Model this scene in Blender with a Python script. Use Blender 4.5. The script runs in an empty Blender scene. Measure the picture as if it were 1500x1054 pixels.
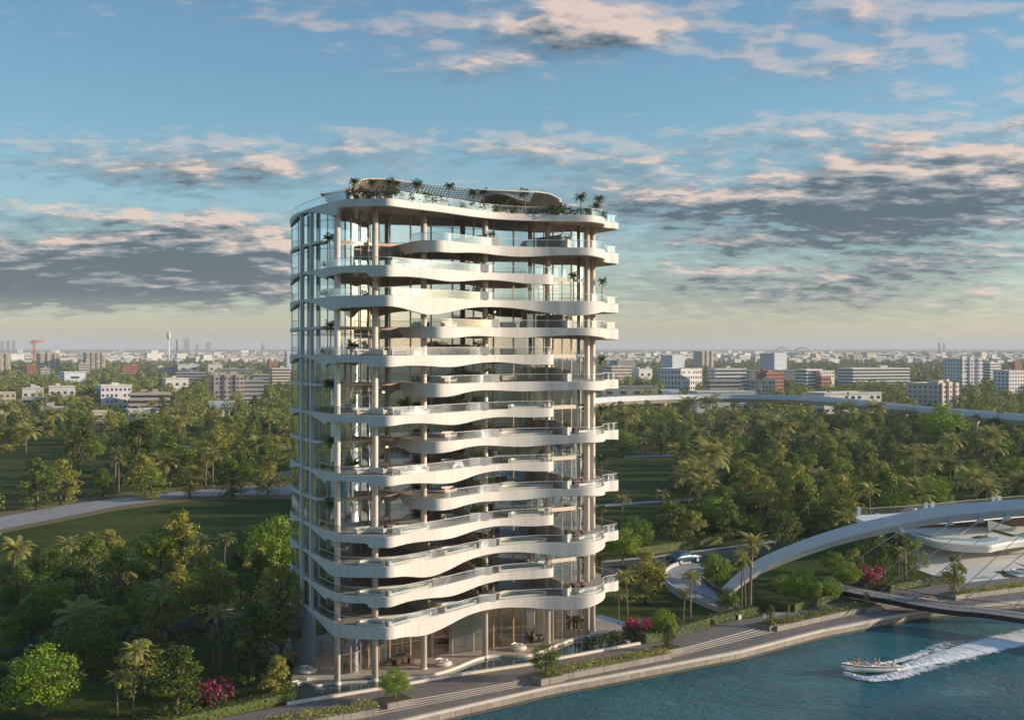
import bpy, math, random
import numpy as np
from mathutils import Vector
random.seed(7)
RNG = np.random.default_rng(7)
S = bpy.context.scene
COL = S.collection
# ---------------------------------------------------------------- camera, world, sun, exposure
F, CX, HY, CAMH = 1800.0, 750.0, 508.0, 45.7          # focal length and horizon row in photograph pixels, camera height in m
cam_d = bpy.data.cameras.new('camera')
cam = bpy.data.objects.new('camera', cam_d); COL.objects.link(cam)
cam.location = (0, 0, CAMH); cam.rotation_euler = (math.radians(90), 0, 0)
cam_d.sensor_width = 36; cam_d.lens = 36 * F / 1500; cam_d.shift_y = -(527 - HY) / 1500
cam_d.clip_start = 0.5; cam_d.clip_end = 60000
S.camera = cam
SUN_EL, SUN_AZ = math.radians(13.0), math.radians(1.0)   # azimuth measured from +X towards +Y
sun_dir = Vector((math.cos(SUN_AZ) * math.cos(SUN_EL), math.sin(SUN_AZ) * math.cos(SUN_EL), math.sin(SUN_EL)))
sl = bpy.data.lights.new('sun', 'SUN'); sl.energy = 4.5; sl.angle = math.radians(0.6); sl.color = (1.0, 0.82, 0.63)
so = bpy.data.objects.new('sun', sl); COL.objects.link(so)
so.rotation_euler = (-sun_dir).to_track_quat('-Z', 'Y').to_euler(); so.location = (200, 0, 200)
S.view_settings.view_transform = 'Standard'; S.view_settings.look = 'None'
S.view_settings.gamma = 1; S.view_settings.exposure = 0.38
S.cycles.use_denoising = True
S.cycles.max_bounces = 8; S.cycles.transparent_max_bounces = 24
S.cycles.volume_bounces = 0

def world():
    w = bpy.data.worlds.new('World'); S.world = w; w.use_nodes = True
    nt = w.node_tree; N, L = nt.nodes, nt.links; N.clear()
    out = N.new('ShaderNodeOutputWorld'); bg = N.new('ShaderNodeBackground'); bg.inputs[1].default_value = 0.128
    L.new(bg.outputs[0], out.inputs[0])
    sky = N.new('ShaderNodeTexSky'); sky.sky_type = 'NISHITA'; sky.sun_disc = False
    sky.sun_elevation = SUN_EL; sky.sun_rotation = math.pi / 2 - SUN_AZ
    sky.air_density = 1.0; sky.dust_density = 0.5; sky.ozone_density = 2.2; sky.altitude = 0
    tc = N.new('ShaderNodeTexCoord')
    def math_(op, a, b=None, c=None, tree=nt):
        n = tree.nodes.new('ShaderNodeMath'); n.operation = op
        for i, x in enumerate((a, b, c)):
            if x is None: continue
            if isinstance(x, (int, float)): n.inputs[i].default_value = x
            else: tree.links.new(x, n.inputs[i])
        return n.outputs[0]
    sep = N.new('ShaderNodeSeparateXYZ'); L.new(tc.outputs['Generated'], sep.inputs[0])
    X, Y, Z = sep.outputs
    u = math_('ARCTAN2', X, Y); v = math_('ARCSINE', math_('MAXIMUM', Z, -0.05))
    # group: cloud cover at an azimuth / elevation and cloud-plane position
    gt = bpy.data.node_groups.new('cloud_cover', 'ShaderNodeTree')
    gt.interface.new_socket('plane', in_out='INPUT', socket_type='NodeSocketVector')
    gt.interface.new_socket('azel', in_out='INPUT', socket_type='NodeSocketVector')
    gt.interface.new_socket('cover', in_out='OUTPUT', socket_type='NodeSocketFloat')
    gi = gt.nodes.new('NodeGroupInput'); go = gt.nodes.new('NodeGroupOutput')
    def noise(vec, scale, detail, rough):
        n = gt.nodes.new('ShaderNodeTexNoise'); gt.links.new(vec, n.inputs['Vector'])
        n.inputs['Scale'].default_value = scale; n.inputs['Detail'].default_value = detail; n.inputs['Roughness'].default_value = rough
        return n
    def vm(op, a, b):
        n = gt.nodes.new('ShaderNodeVectorMath'); n.operation = op
        for i, x in enumerate((a, b)):
            if isinstance(x, tuple): n.inputs[i].default_value = x
            else: gt.links.new(x, n.inputs[i])
        return n
    big = noise(gi.outputs[0], 3.6, 3, 0.5); fine = noise(vm('MULTIPLY', gi.outputs[0], (0.8, 1.0, 1.0)).outputs[0], 11.5, 10, 0.60)
    warp = noise(gi.outputs[0], 6.0, 5, 0.6)
    wv = vm('MULTIPLY', vm('SUBTRACT', warp.outputs['Color'], (0.5, 0.5, 0.5)).outputs[0], (0.10, 0.035, 0)).outputs[0]
    p = vm('ADD', gi.outputs[1], wv).outputs[0]
    total = None
    # (photo x, photo y, half width, half height, amount)
    blobs = [(300, 248, 230, 40, .40), (150, 325, 190, 15, .34), (340, 340, 100, 18, .34), (210, 368, 250, 22, .50), (60, 398, 150, 24, .50), (340, 378, 130, 20, .42),
             (270, 420, 260, 20, .50), (80, 444, 200, 20, .48), (390, 400, 60, 50, .2),
             (640, 35, 330, 30, .16), (870, 30, 150, 26, .30), (700, 92, 100, 18, .32), (850, 60, 120, 26, .30), (640, 205, 150, 22, .22), (860, 225, 120, 22, .30),
             (940, 292, 170, 34, .32), (1180, 300, 260, 30, .26), (1400, 270, 220, 75, .42), (1330, 300, 160, 50, .24), (1130, 200, 180, 22, .18), (1280, 25, 90, 24, .24), (1260, 85, 200, 30, .14),
             (1230, 108, 140, 20, .18), (1400, 40, 90, 16, .18), (1050, 355, 160, 16, .26), (1250, 350, 190, 22, .18), (1120, 410, 230, 22, .30), (1380, 390, 160, 26, .26),
             (1100, 440, 260, 18, .22), (1350, 445, 170, 18, .22), (1200, 470, 420, 12, .12), (1000, 395, 120, 10, .2),
             (250, 140, 260, 60, -.22), (300, 480, 400, 20, -.3), (1000, 150, 120, 40, -.15), (250, 300, 250, 14, -.1), (600, 150, 250, 30, -.15)]
    for bx, by, sx, sy, a in blobs:
        c = (math.atan((bx - CX) / F), math.atan((HY - by) / F), 0)
        d = vm('MULTIPLY', vm('SUBTRACT', p, c).outputs[0], (F / sx, F / sy, 0)).outputs[0]
        dd = vm('DOT_PRODUCT', d, d).outputs['Value']
        e = math_('POWER', 0.42, dd, tree=gt)
        total = math_('MULTIPLY_ADD', e, a * 0.92, total if total is not None else 0.0, tree=gt)
    f1 = math_('MULTIPLY_ADD', big.outputs['Fac'], 0.30, math_('MULTIPLY', fine.outputs['Fac'], 0.92, tree=gt), tree=gt)
    gt.links.new(math_('ADD', f1, total, tree=gt), go.inputs[0])
    zz = math_('ADD', math_('MAXIMUM', Z, 0.0), 0.17)
    def plane(du=0.0, dv=0.0):
        cxn = N.new('ShaderNodeCombineXYZ')
        L.new(math_('DIVIDE', math_('ADD', X, du), math_('ADD', zz, dv)), cxn.inputs[0])
        L.new(math_('DIVIDE', Y, math_('ADD', zz, dv)), cxn.inputs[1])
        uv = N.new('ShaderNodeCombineXYZ'); L.new(math_('ADD', u, du), uv.inputs[0]); L.new(math_('ADD', v, dv), uv.inputs[1])
        g = N.new('ShaderNodeGroup'); g.node_tree = gt
        L.new(cxn.outputs[0], g.inputs[0]); L.new(uv.outputs[0], g.inputs[1])
        return g.outputs[0]
    c0 = plane(); c1 = plane(0.014, 0.009)
    def ramp(fac, stops, mode='EASE'):
        r = N.new('ShaderNodeValToRGB'); L.new(fac, r.inputs[0]); r.color_ramp.interpolation = mode
        el = r.color_ramp.elements
        while len(el) < len(stops): el.new(0.5)
        for e, (pp, c) in zip(el, stops): e.position = pp; e.color = (*c, 1) if len(c) == 3 else c
        return r.outputs[0]
    dens = ramp(c0, [(0.62, (0, 0, 0)), (0.84, (0.42,)*3), (1.16, (1, 1, 1))])
    lit = math_('MULTIPLY_ADD', math_('SUBTRACT', c0, c1), 3.2, 0.52)
    thick = math_('MULTIPLY', math_('SUBTRACT', c0, 0.90), 0.75)
    lowdark = ramp(v, [(0.0, (0.42,) * 3), (0.10, (0.36,) * 3), (0.19, (0.02,) * 3)], 'LINEAR')
    lit = math_('SUBTRACT', math_('SUBTRACT', lit, math_('MAXIMUM', thick, 0.0)), lowdark)
    hi = ramp(v, [(0.12, (0,) * 3), (0.22, (0.16,) * 3)], 'LINEAR')
    lit = math_('ADD', lit, hi)
    ur = ramp(math_('MULTIPLY_ADD', u, 1.0, 0.5), [(0.1, (0,) * 3), (0.85, (0.10,) * 3)], 'LINEAR')
    lit = math_('ADD', lit, ur)
    K = 9.4
    ccol = ramp(lit, [(0.0, (0.050 * K, 0.070 * K, 0.092 * K)), (0.34, (0.145 * K, 0.165 * K, 0.185 * K)), (0.62, (0.27 * K, 0.25 * K, 0.25 * K)), (1.0, (0.52 * K, 0.405 * K, 0.345 * K))], 'LINEAR')
    # aerial veil: clouds thin out towards the horizon
    near = ramp(v, [(0.0, (0.12,) * 3), (0.02, (0.55,) * 3), (0.042, (0.95,) * 3)], 'LINEAR')
    fac = math_('MULTIPLY', math_('MULTIPLY', dens, near), 0.94)
    tint = N.new('ShaderNodeMix'); tint.data_type = 'RGBA'; tint.blend_type = 'MULTIPLY'; tint.inputs[0].default_value = 1.0
    L.new(sky.outputs[0], tint.inputs[6]); L.new(ramp(v, [(0.0, (0.95, 0.92, 1.03)), (0.06, (0.82, 0.90, 0.98)), (0.16, (0.75, 0.91, 0.94))], 'LINEAR'), tint.inputs[7])
    mx = N.new('ShaderNodeMix'); mx.data_type = 'RGBA'
    L.new(fac, mx.inputs[0]); L.new(tint.outputs[2], mx.inputs[6]); L.new(ccol, mx.inputs[7])
    L.new(mx.outputs[2], bg.inputs[0])
world()

# ---------------------------------------------------------------- helpers
def g(px, py, z=0.0):
    """the point at height z under a photograph pixel (used once to survey where things stand)"""
    y = F * (CAMH - z) / (py - HY)
    return ((px - CX) / F * y, y)
def g3(px, py, z=0.0):
    x, y = g(px, py, z); return (x, y, z)
def wp(px, py, y):
    return ((px - CX) / F * y, y, CAMH - (py - HY) * y / F)
def proj(x, y, z):
    return (CX + F * x / y, HY + F * (CAMH - z) / y)

class MB:
    def __init__(self): self.v, self.f, self.m, self.s = [], [], [], []
    def add(self, verts, faces, m=0, smooth=False):
        o = len(self.v); self.v.extend(verts)
        for fc in faces: self.f.append([i + o for i in fc]); self.m.append(m); self.s.append(smooth)
        return self
    def box(self, x, y, z, sx, sy, sz, rz=0.0, m=0, taper=1.0):
        c, s = math.cos(rz), math.sin(rz); vs = []
        for k, t in ((0, 1.0), (1, taper)):
            for a, b in ((-1, -1), (1, -1), (1, 1), (-1, 1)):
                dx, dy = a * sx / 2 * t, b * sy / 2 * t
                vs.append((x + dx * c - dy * s, y + dx * s + dy * c, z + k * sz))
        return self.add(vs, [(0, 3, 2, 1), (4, 5, 6, 7), (0, 1, 5, 4), (1, 2, 6, 5), (2, 3, 7, 6), (3, 0, 4, 7)], m)
    def tube(self, path, radii, n=8, m=0, caps=True, smooth=True):
        path = [Vector(p) for p in path]
        if isinstance(radii, (int, float)): radii = [radii] * len(path)
        vs, fs = [], []
        for i, p in enumerate(path):
            t = (path[min(i + 1, len(path) - 1)] - path[max(i - 1, 0)]).normalized()
            a = t.cross(Vector((0, 0, 1)))
            if a.length < 1e-3: a = Vector((1, 0, 0))
            a.normalize(); b = t.cross(a)
            for k in range(n):
                an = 2 * math.pi * k / n
                vs.append(tuple(p + (a * math.cos(an) + b * math.sin(an)) * radii[i]))
        for i in range(len(path) - 1):
            for k in range(n):
                k2 = (k + 1) % n
                fs.append((i * n + k, i * n + k2, (i + 1) * n + k2, (i + 1) * n + k))
        self.add(vs, fs, m, smooth)
        if caps:
            o = len(self.v) - len(vs)
            self.f.append([o + k for k in range(n)][::-1]); self.m.append(m); self.s.append(False)
            q = o + (len(path) - 1) * n
            self.f.append([q + k for k in range(n)]); self.m.append(m); self.s.append(False)
        return self
    def strip(self, a, b, m=0, smooth=False, closed=False):
        n = len(a); vs = [tuple(p) for p in a] + [tuple(p) for p in b]
        rng = range(n if closed else n - 1)
        return self.add(vs, [(i, (i + 1) % n, n + (i + 1) % n, n + i) for i in rng], m, smooth)
    def poly(self, pts, m=0):
        return self.add([tuple(p) for p in pts], [list(range(len(pts)))], m)
    def prism(self, pts2, z0, z1, m=0, mtop=None, bottom=True):
        a = [(x, y, z0) for x, y in pts2]; b = [(x, y, z1) for x, y in pts2]
        self.strip(a, b, m, closed=True); self.poly(b, m if mtop is None else mtop)
        if bottom: self.poly(a[::-1], m)
        return self
    def lathe(self, x, y, prof, n=16, m=0, sx=1, sy=1, caps=True):
        rings = [[(x + r * sx * math.cos(2 * math.pi * k / n), y + r * sy * math.sin(2 * math.pi * k / n), z) for k in range(n)] for r, z in prof]
        for p, q in zip(rings, rings[1:]): self.strip(p, q, m, True, True)
        if caps: self.poly(rings[0][::-1], m); self.poly(rings[-1], m)
        return self
    def mesh(self, name, mats):
        me = bpy.data.meshes.new(name); me.from_pydata(self.v, [], self.f)
        for mt in (mats if isinstance(mats, (list, tuple)) else [mats]): me.materials.append(mt)
        me.polygons.foreach_set('material_index', self.m); me.polygons.foreach_set('use_smooth', self.s)
        me.update(); return me
    def build(self, name, mats, parent=None):
        return link(name, self.mesh(name, mats), parent)
def link(name, data, parent=None):
    o = bpy.data.objects.new(name, data); COL.objects.link(o)
    if parent is not None: o.parent = parent
    return o
def tag(o, label, cat=None, group=None, kind=None):
    if label: o['label'] = label
    if cat: o['category'] = cat
    if group: o['group'] = group
    if kind: o['kind'] = kind
    return o
def thing(name, loc=(0, 0, 0), rz=0.0, label=None, cat=None, group=None):
    o = link(name, None); o.location = loc; o.rotation_euler = (0, 0, rz); o.empty_display_size = 0.5
    return tag(o, label, cat, group)
def dup(root, loc, rz=0.0, scale=None, label=None, group=None):
    r = root.copy(); COL.objects.link(r); r.location = loc; r.rotation_euler = (0, 0, rz)
    if scale is not None: r.scale = scale if isinstance(scale, tuple) else (scale,) * 3
    if label: r['label'] = label
    if group: r['group'] = group
    for ch in root.children:
        c = ch.copy(); COL.objects.link(c); c.parent = r
        for gch in ch.children:
            d = gch.copy(); COL.objects.link(d); d.parent = c
    return r
def smooth(pts, per=8, closed=False):
    P = [np.array(p, float) for p in pts]; n = len(P); out = []
    for i in range(n if closed else n - 1):
        p0 = P[(i - 1) % n] if closed or i > 0 else P[0]; p1 = P[i]; p2 = P[(i + 1) % n]
        p3 = P[(i + 2) % n] if closed or i + 2 < n else P[-1]
        for k in range(per):
            t = k / per
            out.append(tuple(0.5 * (2 * p1 + (p2 - p0) * t + (2 * p0 - 5 * p1 + 4 * p2 - p3) * t * t + (3 * p1 - p0 - 3 * p2 + p3) * t ** 3)))
    if not closed: out.append(tuple(P[-1]))
    return out
def interp(x, tab): return float(np.interp(x, [a for a, _ in tab], [b for _, b in tab]))
def normals2(P, closed=True):
    n = len(P); out = []
    for i in range(n):
        a = P[(i - 1) % n] if closed or i else P[0]; b = P[(i + 1) % n] if closed or i < n - 1 else P[-1]
        dx, dy = b[0] - a[0], b[1] - a[1]; l = math.hypot(dx, dy) or 1
        out.append((-dy / l, dx / l))
    return out
def offset(P, d, closed=True):
    return [(p[0] + nx * d, p[1] + ny * d) for p, (nx, ny) in zip(P, normals2(P, closed))]

# ---------------------------------------------------------------- materials
def mat(name, c1, c2=None, scale=1.0, rough=0.6, bump=0.0, bscale=None, metal=0.0, spec=0.5, detail=4, stretch=None):
    m = bpy.data.materials.new(name); m.use_nodes = True; nt = m.node_tree; N, L = nt.nodes, nt.links
    b = N['Principled BSDF']; b.inputs['Roughness'].default_value = rough; b.inputs['Metallic'].default_value = metal
    b.inputs['Specular IOR Level'].default_value = spec
    b.inputs['Base Color'].default_value = (*c1, 1)
    if c2 is not None or bump:
        geo = N.new('ShaderNodeNewGeometry'); vec = geo.outputs['Position']
        if stretch:
            mp = N.new('ShaderNodeMapping'); mp.inputs['Scale'].default_value = stretch; L.new(vec, mp.inputs[0]); vec = mp.outputs[0]
        n = N.new('ShaderNodeTexNoise'); n.inputs['Scale'].default_value = scale; n.inputs['Detail'].default_value = detail; n.inputs['Roughness'].default_value = 0.6
        L.new(vec, n.inputs['Vector'])
        if c2 is not None:
            r = N.new('ShaderNodeValToRGB'); r.color_ramp.elements[0].position = 0.32; r.color_ramp.elements[1].position = 0.68
            r.color_ramp.elements[0].color = (*c1, 1); r.color_ramp.elements[1].color = (*c2, 1)
            L.new(n.outputs['Fac'], r.inputs[0]); L.new(r.outputs[0], b.inputs['Base Color'])
        if bump:
            n2 = N.new('ShaderNodeTexNoise'); n2.inputs['Scale'].default_value = bscale or scale * 4; n2.inputs['Detail'].default_value = 6
            L.new(vec, n2.inputs['Vector'])
            bp = N.new('ShaderNodeBump'); bp.inputs['Strength'].default_value = bump; bp.inputs['Distance'].default_value = 0.1
            L.new(n2.outputs['Fac'], bp.inputs['Height']); L.new(bp.outputs[0], b.inputs['Normal'])
    return m
def leafmat(name, dark, light, trans=0.25, scale=0.35):
    m = bpy.data.materials.new(name); m.use_nodes = True; nt = m.node_tree; N, L = nt.nodes, nt.links
    b = N['Principled BSDF']; b.inputs['Roughness'].default_value = 0.55; b.inputs['Specular IOR Level'].default_value = 0.3
    geo = N.new('ShaderNodeNewGeometry'); oi = N.new('ShaderNodeObjectInfo')
    n = N.new('ShaderNodeTexNoise'); n.inputs['Scale'].default_value = scale; n.inputs['Detail'].default_value = 3
    L.new(geo.outputs['Position'], n.inputs['Vector'])
    ad = N.new('ShaderNodeMath'); ad.operation = 'MULTIPLY_ADD'; L.new(oi.outputs['Random'], ad.inputs[0]); ad.inputs[1].default_value = 0.62
    L.new(n.outputs['Fac'], ad.inputs[2])
    ad2 = N.new('ShaderNodeMath'); ad2.operation = 'MULTIPLY_ADD'; L.new(geo.outputs['Random Per Island'], ad2.inputs[0]); ad2.inputs[1].default_value = 0.3
    L.new(ad.outputs[0], ad2.inputs[2])
    r = N.new('ShaderNodeValToRGB'); r.color_ramp.elements[0].position = 0.45; r.color_ramp.elements[1].position = 1.15 if False else 1.0
    r.color_ramp.elements[0].color = (*dark, 1); r.color_ramp.elements[1].color = (*light, 1)
    L.new(ad2.outputs[0], r.inputs[0]); L.new(r.outputs[0], b.inputs['Base Color'])
    t = N.new('ShaderNodeBsdfTranslucent'); L.new(r.outputs[0], t.inputs[0])
    mx = N.new('ShaderNodeMixShader'); mx.inputs[0].default_value = trans
    L.new(b.outputs[0], mx.inputs[1]); L.new(t.outputs[0], mx.inputs[2]); L.new(mx.outputs[0], N['Material Output'].inputs[0])
    return m
def glassmat(name, tint, refl, base=0.25, power=0.9, haze=0.0, rough=0.02):
    m = bpy.data.materials.new(name); m.use_nodes = True; nt = m.node_tree; N, L = nt.nodes, nt.links
    N.remove(N['Principled BSDF'])
    tr = N.new('ShaderNodeBsdfTransparent'); tr.inputs[0].default_value = (*tint, 1)
    gl = N.new('ShaderNodeBsdfGlossy'); gl.inputs[0].default_value = (*refl, 1); gl.inputs['Roughness'].default_value = rough
    fr = N.new('ShaderNodeFresnel'); fr.inputs[0].default_value = 1.5
    ad = N.new('ShaderNodeMath'); ad.operation = 'MULTIPLY_ADD'; ad.use_clamp = True
    L.new(fr.outputs[0], ad.inputs[0]); ad.inputs[1].default_value = power; ad.inputs[2].default_value = base
    mx = N.new('ShaderNodeMixShader'); L.new(ad.outputs[0], mx.inputs[0]); L.new(tr.outputs[0], mx.inputs[1]); L.new(gl.outputs[0], mx.inputs[2])
    last = mx.outputs[0]
    if haze:
        df = N.new('ShaderNodeBsdfDiffuse'); df.inputs[0].default_value = (0.8, 0.82, 0.82, 1)
        m2 = N.new('ShaderNodeMixShader'); m2.inputs[0].default_value = haze; L.new(last, m2.inputs[1]); L.new(df.outputs[0], m2.inputs[2]); last = m2.outputs[0]
    L.new(last, N['Material Output'].inputs[0]); return m
def panelmat(name, c1, c2, mortar, bw, bh, off=0.5, rough=0.7, msize=0.02, rot=0.0, bump=0.0):
    """paving / panels: brick texture over world position"""
    m = bpy.data.materials.new(name); m.use_nodes = True; nt = m.node_tree; N, L = nt.nodes, nt.links
    b = N['Principled BSDF']; b.inputs['Roughness'].default_value = rough
    geo = N.new('ShaderNodeNewGeometry'); mp = N.new('ShaderNodeMapping'); mp.inputs['Rotation'].default_value = (0, 0, rot)
    L.new(geo.outputs['Position'], mp.inputs[0])
    br = N.new('ShaderNodeTexBrick'); L.new(mp.outputs[0], br.inputs['Vector']); br.offset = off
    br.inputs['Color1'].default_value = (*c1, 1); br.inputs['Color2'].default_value = (*c2, 1); br.inputs['Mortar'].default_value = (*mortar, 1)
    br.inputs['Scale'].default_value = 1.0; br.inputs['Brick Width'].default_value = bw; br.inputs['Row Height'].default_value = bh; br.inputs['Mortar Size'].default_value = msize
    n = N.new('ShaderNodeTexNoise'); n.inputs['Scale'].default_value = 0.35; n.inputs['Detail'].default_value = 6; L.new(geo.outputs['Position'], n.inputs['Vector'])
    r = N.new('ShaderNodeMapRange'); r.inputs['To Min'].default_value = 0.72; r.inputs['To Max'].default_value = 1.2; L.new(n.outputs['Fac'], r.inputs[0])
    mu = N.new('ShaderNodeMix'); mu.data_type = 'RGBA'; mu.blend_type = 'MULTIPLY'; mu.inputs[0].default_value = 1
    L.new(br.outputs['Color'], mu.inputs[6]); L.new(r.outputs[0], mu.inputs[7]); L.new(mu.outputs[2], b.inputs['Base Color'])
    return m
M = {}
M['fascia'] = mat('fascia_plaster', (0.585, 0.54, 0.49), (0.67, 0.62, 0.57), 1.1, 0.6, stretch=(1, 1, 0.12))
def panels():
    m = M['fascia']; nt = m.node_tree; N, L = nt.nodes, nt.links; b = N['Principled BSDF']
    src = b.inputs['Base Color'].links[0].from_socket
    at = N.new('ShaderNodeAttribute'); at.attribute_name = 'run'
    def mt(op, x, y=None):
        n = N.new('ShaderNodeMath'); n.operation = op
        for i, q in enumerate((x, y)):
            if q is None: continue
            if isinstance(q, (int, float)): n.inputs[i].default_value = q
            else: L.new(q, n.inputs[i])
        return n.outputs[0]
    d = mt('DIVIDE', at.outputs['Fac'], 2.6); fr = mt('FRACT', d); wn = N.new('ShaderNodeTexWhiteNoise'); wn.noise_dimensions = '1D'; L.new(mt('FLOOR', d), wn.inputs['W'])
    joint = mt('MULTIPLY', mt('MULTIPLY', mt('LESS_THAN', fr, 0.022), 0.30), mt('GREATER_THAN', at.outputs['Fac'], 0.001))
    val = mt('SUBTRACT', mt('ADD', mt('MULTIPLY', wn.outputs['Value'], 0.09), 0.94), joint)
    mu = N.new('ShaderNodeMix'); mu.data_type = 'RGBA'; mu.blend_type = 'MULTIPLY'; mu.inputs[0].default_value = 1; L.new(src, mu.inputs[6]); L.new(val, mu.inputs[7]); L.new(mu.outputs[2], b.inputs['Base Color'])
panels()
M['soffit'] = mat('soffit_timber', (0.30, 0.21, 0.14), (0.40, 0.29, 0.20), 1.2, 0.5, stretch=(0.4, 3, 1))
M['deck'] = mat('terrace_stone', (0.42, 0.34, 0.27), (0.52, 0.43, 0.35), 0.8, 0.5)
M['column'] = mat('column_stone', (0.68, 0.60, 0.51), (0.77, 0.69, 0.59), 1.5, 0.6, 0.1)
M['glass'] = glassmat('facade_glass', (0.72, 0.78, 0.78), (0.80, 0.91, 1.0), 0.46, 0.9)
M['lobby'] = glassmat('lobby_glass', (0.86, 0.88, 0.86), (0.85, 0.92, 1.0), 0.08, 0.8)
M['rail'] = glassmat('balustrade_glass', (0.86, 0.90, 0.91), (0.7, 0.8, 0.9), 0.0, 0.32, 0.035, 0.05)
M['mullion'] = mat('bronze_frame', (0.40, 0.29, 0.20), (0.48, 0.35, 0.25), 2, 0.4, metal=0.3)
M['curtain'] = mat('linen_curtain', (0.62, 0.55, 0.46), (0.76, 0.69, 0.60), 2.5, 0.9, stretch=(3, 3, 0.1))
M['interior'] = mat('interior_wall', (0.50, 0.42, 0.34), (0.66, 0.58, 0.49), 0.35, 0.7)
M['coping'] = mat('pool_coping', (0.66, 0.58, 0.48), (0.74, 0.66, 0.55), 2, 0.6)
M['pool'] = mat('pool_water', (0.03, 0.16, 0.22), (0.05, 0.24, 0.30), 1.5, 0.06, 0.15, 4)
M['palepool'] = mat('pale_pool_water', (0.25, 0.50, 0.60), (0.32, 0.58, 0.68), 1.5, 0.06, 0.15, 4)
M['pond'] = mat('pond_water', (0.03, 0.05, 0.05), (0.05, 0.075, 0.07), 0.6, 0.03, 0.06, 2.5)
M['white'] = mat('white_paint', (0.80, 0.78, 0.74), (0.84, 0.82, 0.78), 1.2, 0.5)
M['metal'] = mat('dark_metal', (0.03, 0.03, 0.035), None, 1, 0.4, metal=0.6)
M['steel'] = mat('cable_steel', (0.45, 0.46, 0.48), None, 1, 0.35, metal=0.7)
M['bark'] = mat('bark', (0.10, 0.07, 0.05), (0.19, 0.14, 0.10), 3, 0.9, 0.4, 8)
M['palmbark'] = mat('palm_bark', (0.17, 0.12, 0.085), (0.28, 0.21, 0.15), 4, 0.9, 0.4, 10, stretch=(1, 1, 4))
M['leaf_round'] = leafmat('leaf_bright', (0.035, 0.088, 0.010), (0.23, 0.33, 0.030), 0.3)
M['leaf_deep'] = leafmat('leaf_deep', (0.022, 0.052, 0.009), (0.15, 0.21, 0.030), 0.2)
M['leaf_fresh'] = leafmat('leaf_fresh', (0.035, 0.070, 0.010), (0.27, 0.325, 0.050), 0.25)
M['step'] = mat('step_stone', (0.36, 0.32, 0.275), (0.44, 0.39, 0.34), 1.0, 0.8)
M['leaf_olive'] = leafmat('leaf_olive', (0.034, 0.060, 0.011), (0.36, 0.345, 0.065), 0.24)
M['leaf_palm'] = leafmat('leaf_palm', (0.065, 0.095, 0.022), (0.40, 0.375, 0.11), 0.25)
M['leaf_hedge'] = leafmat('leaf_hedge', (0.035, 0.065, 0.012), (0.11, 0.14, 0.03), 0.2)
M['leaf_dark'] = leafmat('leaf_terrace', (0.025, 0.05, 0.010), (0.09, 0.115, 0.02), 0.2)
M['leaf_far'] = leafmat('leaf_far', (0.038, 0.070, 0.014), (0.25, 0.27, 0.055), 0.15, 0.03)
M['pink'] = leafmat('bract_pink', (0.36, 0.025, 0.10), (0.62, 0.07, 0.20), 0.3, 0.8)
M['pave'] = panelmat('promenade_paving', (0.20, 0.175, 0.16), (0.26, 0.225, 0.205), (0.12, 0.105, 0.095), 1.2, 0.6, rot=-0.68, msize=0.03)
M['kerb'] = mat('quay_stone', (0.50, 0.43, 0.36), (0.60, 0.52, 0.44), 0.8, 0.8, 0.2, 3)
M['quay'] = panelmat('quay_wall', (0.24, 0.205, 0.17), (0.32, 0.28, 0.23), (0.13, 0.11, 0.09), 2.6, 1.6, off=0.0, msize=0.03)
M['path'] = panelmat('path_paving', (0.34, 0.33, 0.34), (0.42, 0.41, 0.42), (0.25, 0.24, 0.25), 1.5, 1.5, off=0.0, msize=0.05, rot=0.3)
M['asphalt'] = mat('asphalt', (0.045, 0.045, 0.048), (0.065, 0.063, 0.063), 0.6, 0.85, 0.2, 6)
M['concrete'] = mat('concrete', (0.40, 0.39, 0.38), (0.50, 0.48, 0.46), 0.25, 0.8)
M['verge'] = mat('dry_verge', (0.13, 0.10, 0.035), (0.24, 0.18, 0.07), 0.5, 0.95, 0.5, 3)
M['soil'] = mat('planter_soil', (0.05, 0.055, 0.02), (0.09, 0.085, 0.03), 2, 0.95)
M['cloth'] = mat('cream_cushion', (0.62, 0.55, 0.46), (0.70, 0.63, 0.54), 3, 0.9)
M['wood'] = mat('dark_timber', (0.10, 0.06, 0.035), (0.16, 0.10, 0.06), 2, 0.5)
M['red'] = mat('red_cushion', (0.42, 0.07, 0.04), None, 1, 0.9)
M['brown'] = mat('brown_leather', (0.09, 0.05, 0.035), (0.13, 0.075, 0.05), 3, 0.7)
M['bwhite'] = mat('render_white', (0.66, 0.63, 0.58), (0.74, 0.71, 0.66), 0.12, 0.85)
M['bbeige'] = mat('render_beige', (0.50, 0.43, 0.34), (0.58, 0.50, 0.41), 0.12, 0.85)
M['bgrey'] = mat('render_grey', (0.36, 0.34, 0.32), (0.44, 0.42, 0.39), 0.12, 0.85)
M['bblue'] = mat('render_pale_blue', (0.56, 0.60, 0.66), (0.64, 0.67, 0.72), 0.12, 0.8)
M['brick'] = mat('red_brick', (0.34, 0.13, 0.07), (0.44, 0.18, 0.10), 0.4, 0.9)
M['roofgrey'] = mat('roof_felt', (0.34, 0.33, 0.32), (0.44, 0.43, 0.41), 0.2, 0.9)
M['roofmetal'] = mat('roof_sheet', (0.34, 0.38, 0.42), (0.44, 0.48, 0.52), 0.3, 0.5, metal=0.3, stretch=(6, 0.4, 1))
M['win'] = mat('window_glass', (0.045, 0.055, 0.075), (0.09, 0.11, 0.14), 0.3, 0.12)
M['orange'] = mat('orange_steel', (0.72, 0.20, 0.03), None, 1, 0.5)
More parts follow.
